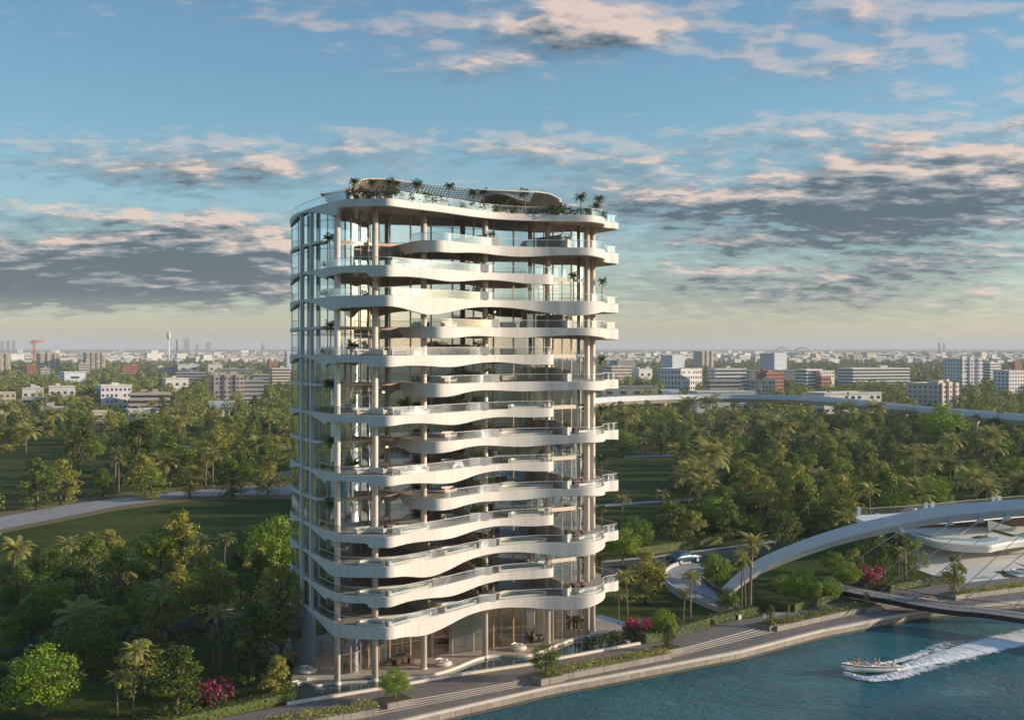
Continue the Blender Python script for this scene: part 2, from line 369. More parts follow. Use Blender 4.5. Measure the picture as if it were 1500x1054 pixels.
def groundmat():
    m = bpy.data.materials.new('grass_ground'); m.use_nodes = True; nt = m.node_tree; N, L = nt.nodes, nt.links
    b = N['Principled BSDF']; b.inputs['Roughness'].default_value = 0.95; b.inputs['Specular IOR Level'].default_value = 0.1
    geo = N.new('ShaderNodeNewGeometry')
    def nz(sc, d=5):
        n = N.new('ShaderNodeTexNoise'); n.inputs['Scale'].default_value = sc; n.inputs['Detail'].default_value = d; n.inputs['Roughness'].default_value = 0.65
        L.new(geo.outputs['Position'], n.inputs['Vector']); return n.outputs['Fac']
    r = N.new('ShaderNodeValToRGB'); e = r.color_ramp.elements
    e[0].position = 0.35; e[0].color = (0.026, 0.048, 0.008, 1); e[1].position = 0.66; e[1].color = (0.125, 0.120, 0.026, 1)
    k = e.new(0.5); k.color = (0.055, 0.082, 0.014, 1)
    ad = N.new('ShaderNodeMath'); ad.operation = 'MULTIPLY_ADD'; L.new(nz(0.9, 8), ad.inputs[0]); ad.inputs[1].default_value = 0.45
    m2 = N.new('ShaderNodeMath'); m2.operation = 'MULTIPLY'; L.new(nz(0.035), m2.inputs[0]); m2.inputs[1].default_value = 0.40
    mpg = N.new('ShaderNodeMapping'); mpg.inputs['Scale'].default_value = (0.02, 0.22, 1); mpg.inputs['Rotation'].default_value = (0, 0, 0.12); L.new(geo.outputs['Position'], mpg.inputs[0])
    ns = N.new('ShaderNodeTexNoise'); ns.inputs['Scale'].default_value = 1.0; ns.inputs['Detail'].default_value = 3; L.new(mpg.outputs[0], ns.inputs['Vector'])
    m3 = N.new('ShaderNodeMath'); m3.operation = 'MULTIPLY_ADD'; L.new(ns.outputs['Fac'], m3.inputs[0]); m3.inputs[1].default_value = 0.26; L.new(m2.outputs[0], m3.inputs[2])
    L.new(m3.outputs[0], ad.inputs[2]); ad.inputs[1].default_value = 0.36; L.new(ad.outputs[0], r.inputs[0]); L.new(r.outputs[0], b.inputs['Base Color'])
    bp = N.new('ShaderNodeBump'); bp.inputs['Strength'].default_value = 0.6; bp.inputs['Distance'].default_value = 0.2; L.new(nz(2.5, 6), bp.inputs['Height']); L.new(bp.outputs[0], b.inputs['Normal'])
    return m
def watermat():
    m = bpy.data.materials.new('river_water'); m.use_nodes = True; nt = m.node_tree; N, L = nt.nodes, nt.links
    b = N['Principled BSDF']; b.inputs['Roughness'].default_value = 0.07; b.inputs['IOR'].default_value = 1.33; b.inputs['Specular IOR Level'].default_value = 0.42
    geo = N.new('ShaderNodeNewGeometry')
    def nz(sc, d, st):
        mp = N.new('ShaderNodeMapping'); mp.inputs['Scale'].default_value = st; mp.inputs['Rotation'].default_value = (0, 0, 0.35); L.new(geo.outputs['Position'], mp.inputs[0])
        n = N.new('ShaderNodeTexNoise'); n.inputs['Scale'].default_value = sc; n.inputs['Detail'].default_value = d; n.inputs['Roughness'].default_value = 0.6; n.inputs['Distortion'].default_value = 0.4
        L.new(mp.outputs[0], n.inputs['Vector']); return n.outputs['Fac']
    r = N.new('ShaderNodeValToRGB'); e = r.color_ramp.elements
    e[0].position = 0.35; e[0].color = (0.008, 0.095, 0.140, 1); e[1].position = 0.7; e[1].color = (0.030, 0.215, 0.255, 1)
    L.new(nz(0.035, 3, (1, 1, 1)), r.inputs[0]); L.new(r.outputs[0], b.inputs['Base Color'])
    rr_ = N.new('ShaderNodeMapRange'); rr_.inputs['From Min'].default_value = .35; rr_.inputs['From Max'].default_value = .65; rr_.inputs['To Min'].default_value = .04; rr_.inputs['To Max'].default_value = .22; L.new(nz(0.022, 4, (1, 1.8, 1)), rr_.inputs[0]); L.new(rr_.outputs[0], b.inputs['Roughness'])
    a1 = N.new('ShaderNodeMath'); a1.operation = 'MULTIPLY_ADD'; L.new(nz(0.28, 5, (1, 1.6, 1)), a1.inputs[0]); a1.inputs[1].default_value = 1.6
    L.new(nz(1.3, 4, (1, 1.5, 1)), a1.inputs[2])
    bp = N.new('ShaderNodeBump'); bp.inputs['Distance'].default_value = 0.9; rs_ = N.new('ShaderNodeMapRange'); rs_.inputs['From Min'].default_value = .38; rs_.inputs['From Max'].default_value = .62; rs_.inputs['To Min'].default_value = .45; rs_.inputs['To Max'].default_value = 1.0; L.new(nz(0.03, 3, (1.3, 1, 1)), rs_.inputs[0]); L.new(rs_.outputs[0], bp.inputs['Strength'])
    L.new(a1.outputs[0], bp.inputs['Height']); L.new(bp.outputs[0], b.inputs['Normal'])
    return m
def foammat():
    m = bpy.data.materials.new('wake_foam'); m.use_nodes = True; nt = m.node_tree; N, L = nt.nodes, nt.links
    b = N['Principled BSDF']; b.inputs['Base Color'].default_value = (0.88, 0.90, 0.90, 1); b.inputs['Roughness'].default_value = 0.7
    at = N.new('ShaderNodeAttribute'); at.attribute_name = 'foam'
    geo = N.new('ShaderNodeNewGeometry')
    n = N.new('ShaderNodeTexNoise'); n.inputs['Scale'].default_value = 0.9; n.inputs['Detail'].default_value = 7; n.inputs['Roughness'].default_value = 0.7; L.new(geo.outputs['Position'], n.inputs['Vector'])
    ad = N.new('ShaderNodeMath'); ad.operation = 'ADD'; L.new(at.outputs['Fac'], ad.inputs[0]); L.new(n.outputs['Fac'], ad.inputs[1])
    r = N.new('ShaderNodeMapRange'); r.inputs['From Min'].default_value = 0.86; r.inputs['From Max'].default_value = 1.12; L.new(ad.outputs[0], r.inputs[0])
    tr = N.new('ShaderNodeBsdfTransparent'); mx = N.new('ShaderNodeMixShader')
    L.new(r.outputs[0], mx.inputs[0]); L.new(tr.outputs[0], mx.inputs[1]); L.new(b.outputs[0], mx.inputs[2]); L.new(mx.outputs[0], N['Material Output'].inputs[0])
    return m
M['lampglow'] = bpy.data.materials.new('warm_lamp'); M['lampglow'].use_nodes = True
for _i, _v in (('Emission Color', (1.0, .72, .42, 1)), ('Emission Strength', 2.6), ('Base Color', (.9, .8, .6, 1))): M['lampglow'].node_tree.nodes['Principled BSDF'].inputs[_i].default_value = _v
M['algae'] = mat('algae_stain', (.035, .04, .028), (.075, .075, .05), 1.5, .8)
M['ground'] = groundmat(); M['river'] = watermat(); M['foam'] = foammat()
# ---------------------------------------------------------------- ground, river, promenade, paths
UP = [(100, 1098), (316, 1053), (420, 1032), (550, 1010.5), (660, 991), (781, 973), (808, 967), (937, 943), (966, 937), (1053, 913), (1110, 903), (1200, 883), (1252, 872), (1320, 861), (1412, 852), (1500, 842), (1660, 824)]
MID = [(100, 1122), (250, 1086), (420, 1054), (562, 1032), (785, 992), (985, 953), (1115, 918), (1262, 886), (1400, 869), (1500, 856), (1660, 838)]
OUTL = [(100, 1190), (250, 1143), (420, 1098), (595, 1054), (805, 1006), (1000, 970), (1085, 954), (1200, 924), (1264, 912), (1341, 897), (1420, 889), (1500, 881), (1660, 864)]
PXS = list(np.linspace(100, 1660, 80))
def linepts(tab, z): return [g(x, interp(x, tab), z) for x in PXS]
U, Mi, O = linepts(UP, 0.0), linepts(MID, 0.0), linepts(OUTL, -0.4)
def lerp2(a, b, t): return [(p[0] + (q[0] - p[0]) * t, p[1] + (q[1] - p[1]) * t) for p, q in zip(a, b)]
def z3(P, z): return [(x, y, z) for x, y in P]
gb = [(-2600, -2100)] + U + [(420, 330), (4000, 900), (19000, 3000), (19000, 27000), (-19000, 27000), (-19000, -2100)]
o = MB().poly(z3(gb, 0.0)).build('ground', M['ground']); tag(o, 'dark green grassy ground spreading from the tower to the horizon', 'ground', kind='structure')
o = MB().poly([(-4000, -2600, -1.8), (19000, -2600, -1.8), (19000, 3300, -1.8), (-4000, 3300, -1.8)]).build('river', M['river']); tag(o, 'rippled teal river along the quay with a motorboat on it', 'river', kind='structure')
o = MB().poly([(-4000, -2600, 0.5), (4000, -2600, 0.5), (4000, 250, 0.5), (700, 160, .5), (190, -10, .5), (60, -60, .5), (-300, -560, .5), (-4000, -2500, .5)]).build('ground', M['ground']); tag(o, 'grassy ground on the near bank of the river', 'ground', kind='structure')
pm = MB(); pm.strip(z3(Mi, 0.03), z3(U, 0.03))
steps = [(-0.10, 0.0, 0.10), (-0.22, 0.10, 0.20), (-0.32, 0.20, 0.30)]
prev = (Mi, 0.03)
for z, a, b2 in steps:
    A0, B0 = lerp2(Mi, O, a), lerp2(Mi, O, b2)
    pm.strip(z3(A0, z), z3(prev[0], prev[1]), 1); pm.strip(z3(B0, z), z3(A0, z), 0); prev = (B0, z)
pm.strip(z3(prev[0], -0.4), z3(prev[0], prev[1]), 1)
K0 = lerp2(Mi, O, 0.90)
pm.strip(z3(K0, -0.4), z3(prev[0], -0.4), 0)
o = pm.build('promenade', [M['pave'], M['step']]); tag(o, 'grey paved riverside promenade with low steps beside the river', 'promenade', kind='structure')
kb = MB(); kb.strip(z3(K0, -0.25), z3(K0, -0.42)); kb.strip(z3(O, -0.25), z3(K0, -0.25)); kb.strip(z3(O, -0.62), z3(O, -0.25))
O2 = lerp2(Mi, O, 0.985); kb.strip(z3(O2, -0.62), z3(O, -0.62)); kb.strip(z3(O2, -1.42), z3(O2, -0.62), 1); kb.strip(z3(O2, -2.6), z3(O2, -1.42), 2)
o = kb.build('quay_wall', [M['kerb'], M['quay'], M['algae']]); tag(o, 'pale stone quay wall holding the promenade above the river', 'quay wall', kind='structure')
# pond in front of the tower
def pxpoly(pts, z): return [g3(x, y, z) for x, y in pts]
rim_out = [g(x, interp(x, UP), 0.0) for x in np.linspace(420, 937, 50)]
pond_back = [g(x, y, 0) for x, y in [(937, 943), (930, 915), (880, 900), (560, 940), (430, 975), (415, 1005)]]
o = MB().poly(z3(rim_out + pond_back, 0.06)).build('reflecting_pond', M['pond']); tag(o, 'shallow dark reflecting pond between the tower terrace and the promenade', 'pond', kind='structure')
def wallstrip(mb, P, w, z0, z1, m=0, closed=False):
    a, b = offset(P, w / 2, closed), offset(P, -w / 2, closed)
    mb.strip(z3(a, z0), z3(a, z1), m, closed=closed); mb.strip(z3(a, z1), z3(b, z1), m, closed=closed); mb.strip(z3(b, z1), z3(b, z0), m, closed=closed)
    if not closed:
        for k in (0, -1): mb.poly([(*a[k], z0), (*a[k], z1), (*b[k], z1), (*b[k], z0)], m)
kb = MB(); wallstrip(kb, rim_out, 0.5, 0.0, 0.38)
o = kb.build('pond_rim', M['coping']); tag(o, 'long pale stone rim between the reflecting pond and the promenade', 'pond rim', kind='structure')
tf = smooth([(425, 999), (452, 993), (490, 991), (541, 989), (562, 991), (586, 993), (620, 989.5), (645, 984), (667, 977), (691, 967), (712, 961), (736, 958.6), (760, 959.5), (780, 957.5), (808, 947), (838, 935.5), (868, 928.5), (895, 928), (912, 935), (921, 941)], 6)
tfw = [g(x, y, 0.3) for x, y in tf]
A_, D_, Nn = (-23.0, 163.5), (0.863, 0.505), (0.505, -0.863)
def W(s, t): return (A_[0] + s * D_[0] + t * Nn[0], A_[1] + s * D_[1] + t * Nn[1])
terr = tfw + [g(935, 925, .3), W(54, -14), W(53, -30), W(-2, -30), W(-3.5, -16), g(436, 958, .3)]
tm = MB(); tm.poly(z3(terr, 0.3)); tm.strip(z3(terr, 0.0), z3(terr, 0.3), closed=True)
o = tm.build('terrace', M['deck']); tag(o, 'warm stone ground terrace around the foot of the tower', 'terrace', kind='structure')
kb = MB(); wallstrip(kb, tfw, 0.45, 0.05, 0.46)
rim2 = [g(x, y, 0.2) for x, y in smooth([(425, 1004), (437, 999), (450, 998.5), (461, 1003), (475, 1001.5), (495, 999.5), (530, 997.5), (560, 995.5)], 5)]
wallstrip(kb, rim2, 0.3, 0.05, 0.32)
o = kb.build('terrace_rim', M['coping']); tag(o, 'wavy pale stone edge of the tower terrace along the pond', 'terrace rim', kind='structure')
# paths, roads
def ribbon(name, top, bot, m, z, label, cat='path'):
    xs = np.linspace(min(p[0] for p in top), max(p[0] for p in top), 50)
    a = [g3(x, interp(x, top), z) for x in xs]; b = [g3(x, interp(x, bot), z) for x in xs]
    o = MB().strip(b, a).build(name, M[m]); return tag(o, label, cat, kind='structure')
pt = [(-60, 768), (0, 757), (86, 741), (172, 729), (250, 721), (318, 715), (373, 712), (440, 711)]
pb = [(-60, 792), (0, 775), (86, 758), (172, 741), (258, 729.4), (344, 724.5), (440, 724)]
ribbon('verge', [(x, y - 7) for x, y in pt], [(x, y + 6) for x, y in pb], 'verge', 0.02, 'dry yellow grass verge edging the curved path', 'verge')
ribbon('path', pt, pb, 'path', 0.05, 'pale paved path curving across the lawn left of the tower')
ribbon('path', [(180, 656), (270, 652), (340, 652.5), (430, 650)], [(180, 660), (270, 655), (340, 655.5), (430, 653)], 'path', 0.05, 'thin pale path behind the trees left of the tower')
ribbon('path', [(385, 692), (410, 690), (440, 688)], [(385, 703), (410, 702), (440, 700)], 'path', 0.05, 'short pale path stub beside the left side of the tower')
ribbon('path', [(870, 739), (920, 735), (990, 731), (1075, 727)], [(870, 743), (920, 738.5), (990, 734), (1075, 730)], 'path', 0.05, 'narrow pale path across the lawn right of the tower')
ribbon('path', [(915, 667), (960, 665.5), (1010, 666)], [(915, 670), (960, 668.5), (1010, 669)], 'path', 0.05, 'thin pale path at the back of the right lawn')
ribbon('path', [(1255, 660), (1320, 657.5), (1380, 657)], [(1255, 663), (1320, 660), (1380, 659.5)], 'path', 0.05, 'thin pale path deep in the wood on the right')
ribbon('road', [(-40, 936), (90, 921), (200, 909), (270, 901), (340, 893), (440, 884)], [(-40, 962), (90, 944), (200, 930), (270, 921), (340, 912), (440, 902)], 'asphalt', 0.04, 'dark asphalt road in the shade behind the palms on the left', 'road')
ribbon('pavement', [(-40, 932), (90, 918), (200, 906), (270, 898.5), (340, 890.5), (440, 881.5)], [(-40, 935), (90, 920.4), (200, 908.4), (270, 900.4), (340, 892.4), (440, 883.4)], 'concrete', 0.14, 'pale kerb along the shaded road on the left', 'pavement')
ribbon('road', [(880, 824), (960, 816), (1020, 808), (1075, 801), (1140, 793), (1185, 789)], [(880, 850), (960, 842), (1020, 832), (1075, 820), (1140, 806), (1185, 800)], 'asphalt', 0.04, 'dark asphalt road behind the blue car', 'road')
ribbon('pavement', [(880, 821), (960, 813.5), (1020, 805.5), (1075, 798.5), (1140, 791)], [(880, 824), (960, 816), (1020, 808), (1075, 801), (1140, 793)], 'concrete', 0.14, 'pale kerb on the far side of the road with the blue car', 'pavement')
ribbon('path', [(1117, 899), (1133, 895), (1150, 896)], [(1117, 906), (1133, 902), (1150, 899)], 'path', 0.05, 'short paved apron between two hedges near the bridge')

# ---------------------------------------------------------------- the tower
CTRL = [(3.5, -26.5), (2.3, -24.5), (1.3, -20.5), (0.5, -14), (0.1, -8), (-0.05, -2.6), (0.35, 0.3), (1.5, 2.0), (3.1, 3.45), (4.5, 4.65), (5.5, 4.85), (6.6, 4.45), (8.8, 3.5), (12.4, 2.3), (16.3, 0.8), (20, -0.9), (23.4, -2.1), (27, -2.7), (32, -2.1), (35.8, -0.5),
        (39.3, 0.9), (42.2, 0.1), (44.3, -2.0), (45.6, -4.2), (47.2, -5.4), (49.2, -5.9), (50.3, -7.6), (50.6, -14), (50.2, -22), (48, -26.3), (40, -27.6), (25, -28), (10, -27.6)]
OUT = smooth(CTRL, 9, True)
def seg(s0, s1): return [p for p in OUT if s0 <= p[0] <= s1 and p[1] > -9 and p[0] > 2.0]
back = [p for p in CTRL if p[1] < -21 and p[0] > 4]
left_side = [p for p in OUT if p[0] < 6 and p[1] < -0.0 and p[1] > -26.8 and p[0] < 4]
left_side.sort(key=lambda p: p[1])
front_left = [p for p in OUT if p[1] >= -0.0 and p[0] < 32.3] + [p for p in OUT if -3 < p[1] < 0 and 17 < p[0] < 32.3]
def uniq(P):
    out = []
    for p in P:
        if not out or math.hypot(p[0] - out[-1][0], p[1] - out[-1][1]) > 1e-4: out.append(p)
    return out
iF0 = min(range(len(OUT)), key=lambda i: math.hypot(OUT[i][0] - 0.1, OUT[i][1] + 8))
i32 = min(range(len(OUT)), key=lambda i: math.hypot(OUT[i][0] - 32, OUT[i][1] + 2.1))
i16 = min(range(len(OUT)), key=lambda i: math.hypot(OUT[i][0] - 16.3, OUT[i][1] - 0.8))
i10 = len(OUT) - 1
PL = OUT[0:i32] + smooth([OUT[i32], (34.3, -1.9), (35.6, -3.0), (36.0, -4.6), (35.4, -7), (34.6, -9.5), (34.5, -19), (44, -19.5), (45, -26.5), (40, -27.6)], 6) + smooth([(40, -27.6), (25, -28), (10, -27.6), OUT[0]], 6)[1:-1]
PR = smooth([(2.6, -16.5), (12.0, -16), (12.7, -9), (12.3, -4.5), (12.1, -2.2), (12.8, 0.0), (14.3, 1.1), OUT[i16]], 6) + OUT[i16 + 1:] + OUT[0:iF0] + [(0.1, -8.5), (0.9, -7.8), (1.9, -8.6), (2.4, -12)]
TH_F = [(0, 2.15), (2.5, 1.95), (5, 1.8), (8, 2.0), (11, 2.75), (13, 2.75), (16, 2.25), (20, 1.5), (24, 1.3), (28, 1.4), (31, 1.75), (35, 2.35), (38, 2.5), (41, 2.0), (43.5, 1.55), (46, 1.7), (51, 1.95)]
TH_L = [(0, 1.15), (2.6, 1.12), (2.9, 1.75), (5, 1.75), (8, 1.5), (12, 1.75), (16, 2.25), (19, 2.05), (22, 1.5), (26, 1.25), (31, 1.7), (37, 1.75), (51, 1.2)]
TH_R = [(0, 0.5), (11, 1.9), (14, 1.95), (17, 1.85), (20, 1.4), (23, 1.3), (27, 1.6), (30, 1.8), (33, 1.6), (38, 1.3), (42, 1.55), (46, 1.6), (51, 1.85)]
SIDE_F = [(0, 2.1), (3, 1.9), (7, 1.2), (11, 0.6), (16, 0.35), (20, 0.7), (25, 1.4), (30, 1.4)]
SIDE_R = [(0, 0.45), (8, 0.4), (16, 0.45), (22, 0.55), (30, 0.7)]
def thick(kind, s, t, var):
    if t < -19 and s > 4: return 1.2
    if kind == 'R' and t < -7.5 and s < 13: return interp(-t, SIDE_R) if s < 3 else 0.45
    if s < 2.8 and t < -1.0:
        v = interp(-t, SIDE_F)
        return min(v, 1.15) if kind == 'L' and t > -4.5 else v
    if kind == 'L' and s > 33.5 and t < -6: return 0.7
    tab = {'F': TH_F, 'L': TH_L, 'R': TH_R, 'T': None}[kind]
    if tab is None: return 1.05
    base = interp(s, tab) if kind == 'L' and s < 4 else sum(interp(s + q * .55, tab) * w_ for q, w_ in ((-4, 1), (-3, 2), (-2, 3), (-1, 4), (0, 4), (1, 4), (2, 3), (3, 2), (4, 1))) / 24
    return max(0.35, base * {'F': .85, 'L': .84, 'R': .9}[kind] * (1 + 0.08 * math.sin(var * 2.1 + s * 0.25)))
L1, FH = 8.85, 3.97
LEVELS = [(L1 + FH * k, kd) for k, kd in enumerate('FLFLRLRLRLRFLR')]
# floors from the ground: 1 F, 2 L, 3 F, then alternating short left and short right decks, 12 full, 13 left, 14 right, roof
LEVELS.append((65.3, 'T'))
tower = thing('residential_tower', (*W(20, -10), 0), 0, 'tall white curved residential tower with wavy stacked balconies and round columns, on the river terrace', 'tower')
OFS = W(20, -10)
def TW(s, t, z): x, y = W(s, t); return (x - OFS[0], y - OFS[1], z)
def signed_area(P): return sum(P[i][0] * P[(i + 1) % len(P)][1] - P[(i + 1) % len(P)][0] * P[i][1] for i in range(len(P))) / 2
def inward(P, d):
    sgn = 1 if signed_area(P) > 0 else -1
    return [(a, b) for a, b in offset(P, d * sgn)]
slabs = []
for k, (z, kind) in enumerate(LEVELS):
    P = uniq({'F': OUT, 'T': OUT, 'L': PL, 'R': PR}[kind])
    if signed_area(P) < 0: P = P[::-1]
    th = [thick(kind, s, t, k) for s, t in P]
    # smooth the thickness along the edge
    if kind in 'FR':
        for _ in range(3): th = [(th[i - 1] + 2 * th[i] + th[(i + 1) % len(th)]) / 4 for i in range(len(th))]
    b = MB()
    Pi, Pj, Pt = inward(P, 0.4), inward(P, 1.3), inward(P, 0.07)
    top = [TW(s, t, z - 0.07) for s, t in P]; top2 = [TW(s, t, z) for s, t in Pt]
    bot = [TW(s, t, z - h + 0.06) for (s, t), h in zip(P, th)]
    bot2 = [TW(s, t, z - h) for (s, t), h in zip(inward(P, 0.08), th)]
    lip = [TW(s, t, z - h) for (s, t), h in zip(Pi, th)]
    b.strip(bot, top, 0, True, True); b.strip(top, top2, 0, True, True); b.strip(bot2, bot, 0, True, True)
    b.strip(lip, bot2, 0, True, True)
    sof = [TW(s, t, z - min(0.55, h)) for (s, t), h in zip(Pj, th)]
    b.strip(sof, lip, 1, True, True); b.poly(sof[::-1], 1); b.poly(top2, 2)
    sl_ = b.build('roof_slab' if kind == 'T' else 'balcony_slab', [M['fascia'], M['soffit'], M['deck']], tower)
    slabs.append(sl_)
    cum = [0.05]
    for p, q in zip(P, P[1:]): cum.append(cum[-1] + math.hypot(q[0] - p[0], q[1] - p[1]))
    at_r = sl_.data.attributes.new('run', 'FLOAT', 'POINT'); at_r.data.foreach_set('value', np.tile(np.array(cum, np.float32), len(b.v) // len(P)))
    # balustrade runs
    def ok(s, t):
        if kind == 'L': return (t > -9 and s < 36.5 and not (s > 34.3 and t < -6)) or (t < -21 and s < 4)
        if kind == 'R': return (t > -13.5 and s > 12 and not (s < 13.2 and t < -4)) or (t < -21 and s < 4)
        return (t > -9 and s < 45) or (s >= 45 and t > -14) or (t < -21 and s < 4) or kind == 'T'
    idx = [i for i in range(len(P)) if ok(*P[i])]
    runs, cur = [], []
    for i in range(len(P)):
        if ok(*P[i]): cur.append(i)
        elif cur: runs.append(cur); cur = []
    if cur:
        if runs and runs[0][0] == 0: runs[0] = cur + runs[0]
        else: runs.append(cur)
    rin = inward(P, 0.22); rin2 = inward(P, 0.19); rin3 = inward(P, 0.25)
    for run in runs:
        if len(run) < 3: continue
        MB().strip([TW(*rin[i], z) for i in run], [TW(*rin[i], z + 1.05) for i in run], 0, True).build('glass_balustrade', M['rail'], sl_)
        MB().tube([TW(*rin[i], z + 1.07) for i in run], 0.035, 4).build('handrail', M['white'], sl_)
# plunge pools and their copings on the terraces
def pool(k, s0, s1, depth, bulge=0.6, water='pool'):
    z = LEVELS[k][0]; pts = [p for p in OUT if s0 <= p[0] <= s1 and p[1] > -5.0]
    pts.sort(key=lambda p: p[0]); n = len(pts)
    nr = normals2(pts, False); outer, inner = [], []
    for i, (p, (nx, ny)) in enumerate(zip(pts, nr)):
        f = i / (n - 1); d = 0.45; w_ = depth * (math.sin(math.pi * f) ** 0.45) * (0.72 + bulge * 0.45 * math.sin(f * 5.2 + 0.4))
        outer.append((p[0] - nx * d, p[1] - ny * d)); inner.append((p[0] - nx * (d + w_ + 0.05), p[1] - ny * (d + w_ + 0.05)))
    ring = outer + inner[::-1]
    path = [outer[0]] + inner + [outer[-1]]; pa, pb2 = offset(path, .2, False), offset(path, -.2, False)
    c = MB()
    for q, r in (((pa, 0), (pa, .62)), ((pa, .62), (pb2, .62)), ((pb2, .62), (pb2, 0))): c.strip([TW(*p, z + q[1]) for p in q[0]], [TW(*p, z + r[1]) for p in r[0]], 0)
    for e_ in (0, -1): c.poly([TW(*pa[e_], z), TW(*pa[e_], z + .62), TW(*pb2[e_], z + .62), TW(*pb2[e_], z)])
    c.strip([TW(*p, z) for p in outer], [TW(*p, z + .34) for p in outer], 0)
    cp = c.build('plunge_pool', M['coping'], tower)
    MB().poly([TW(*p, z + 0.33) for p in ring]).build('pool_water', M[water], cp)
for k in (0, 1, 2):
    pool(k, 1.6, 4.3, 1.9, 0.0); pool(k, 5.4, 13.0, 3.6)
    if k != 1: pool(k, 15.5, 22.2, 2.6)
    pool(k, 26.5, 33.5, 3.0)
for k in (0, 2): pool(k, 37.6, 43.6, 2.2, 0.3, 'palepool')
for k in (4, 6): pool(k, 26.5, 34.5, 2.4); pool(k, 37.6, 43.6, 1.6, 0.3, 'palepool')
for k in (3, 5, 7): pool(k, 28, 33.5, 1.8); pool(k, 7.5, 12.5, 2.4)
# columns
for s, t in [(0.8, -2.6), (5.9, -1.6), (14.2, -3.4), (25.0, -5.0), (36.2, -5.6), (45.2, -8.3), (47.6, -10.3)]:
    c = MB(); c.tube([TW(s, t, 0.0), TW(s, t, 64.6)], 0.43, 20); c.tube([TW(s, t, 0.0), TW(s, t, 0.5)], 0.5, 20)
    c.build('column', M['column'], tower)
for s, t in [(9.8, -8.9), (13.4, -9.3), (18.5, -9.7), (30.2, -9.7), (34.0, -9.5), (42.0, -11.2)]:
    c = MB(); c.tube([TW(s, t, 0.3), TW(s, t, 64.6)], 0.36, 14); c.build('inner_column', M['column'], tower)
# glazing
GL = smooth([(2.6, -25), (1.9, -21), (1.2, -15), (0.95, -10.5), (1.2, -8.2), (2.6, -6.6), (5, -6.7), (7.2, -7.6), (8.2, -8.0), (10.5, -8.2), (14, -8.6), (19, -9.0), (25, -8.8), (31, -9.0), (36, -8.6), (40.5, -8.8), (44, -9.0), (46.0, -10.0), (46.7, -12), (46.9, -17), (46.7, -24.5)], 5)
def resample(P, step):
    out = [P[0]]; acc = 0
    for a, b2 in zip(P, P[1:]):
        l = math.hypot(b2[0] - a[0], b2[1] - a[1]); d = step - acc
        while d <= l:
            out.append((a[0] + (b2[0] - a[0]) * d / l, a[1] + (b2[1] - a[1]) * d / l)); d += step
        acc = (acc + l) % step
    return out
rr = random.Random(3)
storeys = [(0.3, L1 - 0.5)] + [(LEVELS[k][0], LEVELS[k + 1][0] - 0.5) for k in range(len(LEVELS) - 1)]
mpos = resample(GL, 1.75)
for k, (z0, z1) in enumerate(storeys):
    gw = MB().strip([TW(*p, z0) for p in GL], [TW(*p, z1 + 0.05) for p in GL], 0, True).build('glass_wall', M['glass' if k else 'lobby'], tower)
    mm = MB()
    for i, (s, t) in enumerate(mpos):
        w_ = 0.11 if (s < 3 or i % 2) else 0.2
        if (s > 12 and s < 36 and i % 2) or (t < -9 and s < 5 and i % 3): continue
        x, y, _ = TW(s, t, 0); mm.box(x, y, z0, w_, 0.16, z1 - z0, math.atan2(D_[1], D_[0]))
    tr_z = [z0 + 2.9] if k else [z0 + 2.7, z0 + 5.6]
    for zz in tr_z:
        pth = [TW(*p, zz) for p in GL]
        mm.strip([(x, y, zz - .05) for x, y, _ in pth], [(x, y, zz + .05) for x, y, _ in pth])
    mm.build('mullion_frame', M['mullion'], gw)
    # curtains drawn behind parts of the glass
    GI = offset(GL, -0.55, False)
    if math.hypot(GI[50][0] - 20, GI[50][1] + 15) > math.hypot(GL[50][0] - 20, GL[50][1] + 15): GI = offset(GL, 0.55, False)
    i = 0
    while i < len(GI) - 4:
        n = rr.randint(2, 5)
        if rr.random() < (0.08 if GI[i][0] < 9 else 0.42 if k not in (8, 9, 11, 12, 13) else 0.2):
            q = GI[i:i + n + 1]
            if len(q) > 1: MB().strip([TW(*p, z0 + .03) for p in q], [TW(*p, z1) for p in q], 0, True).build('curtain', M['curtain'], gw)
        i += n
# flat fins on the left flank and the ground-floor stone panel
for t, s in ((-15.6, 0.45), (-11.2, 0.2)):
    x, y, _ = TW(s + 0.25, t, 0); MB().box(x, y, L1 - .2, 0.5, 0.5, 56, math.atan2(D_[1], D_[0])).build('pilaster', M['fascia'], tower)
sp = MB(); sp.strip([TW(0.75 + 0.07 * (-t - 10), t, 0.3) for t in (-23, -19, -15, -10.5)], [TW(0.75 + 0.07 * (-t - 10), t, L1 - .4) for t in (-23, -19, -15, -10.5)])
sp.build('stone_panel', M['concrete'], tower)
# core and party walls inside
x, y, _ = TW(26, -19.5, 0); MB().box(x, y, 0.3, 25, 8, 64.2, math.atan2(D_[1], D_[0])).build('core_wall', M['interior'], tower)
for s, l in ((13.4, 8.5), (24.2, 8), (35.2, 8)):
    x, y, _ = TW(s, -10.5 - l / 2, 0); MB().box(x, y, 0.3, 0.35, l, 60.6, math.atan2(D_[1], D_[0])).build('party_wall', M['interior'], tower)
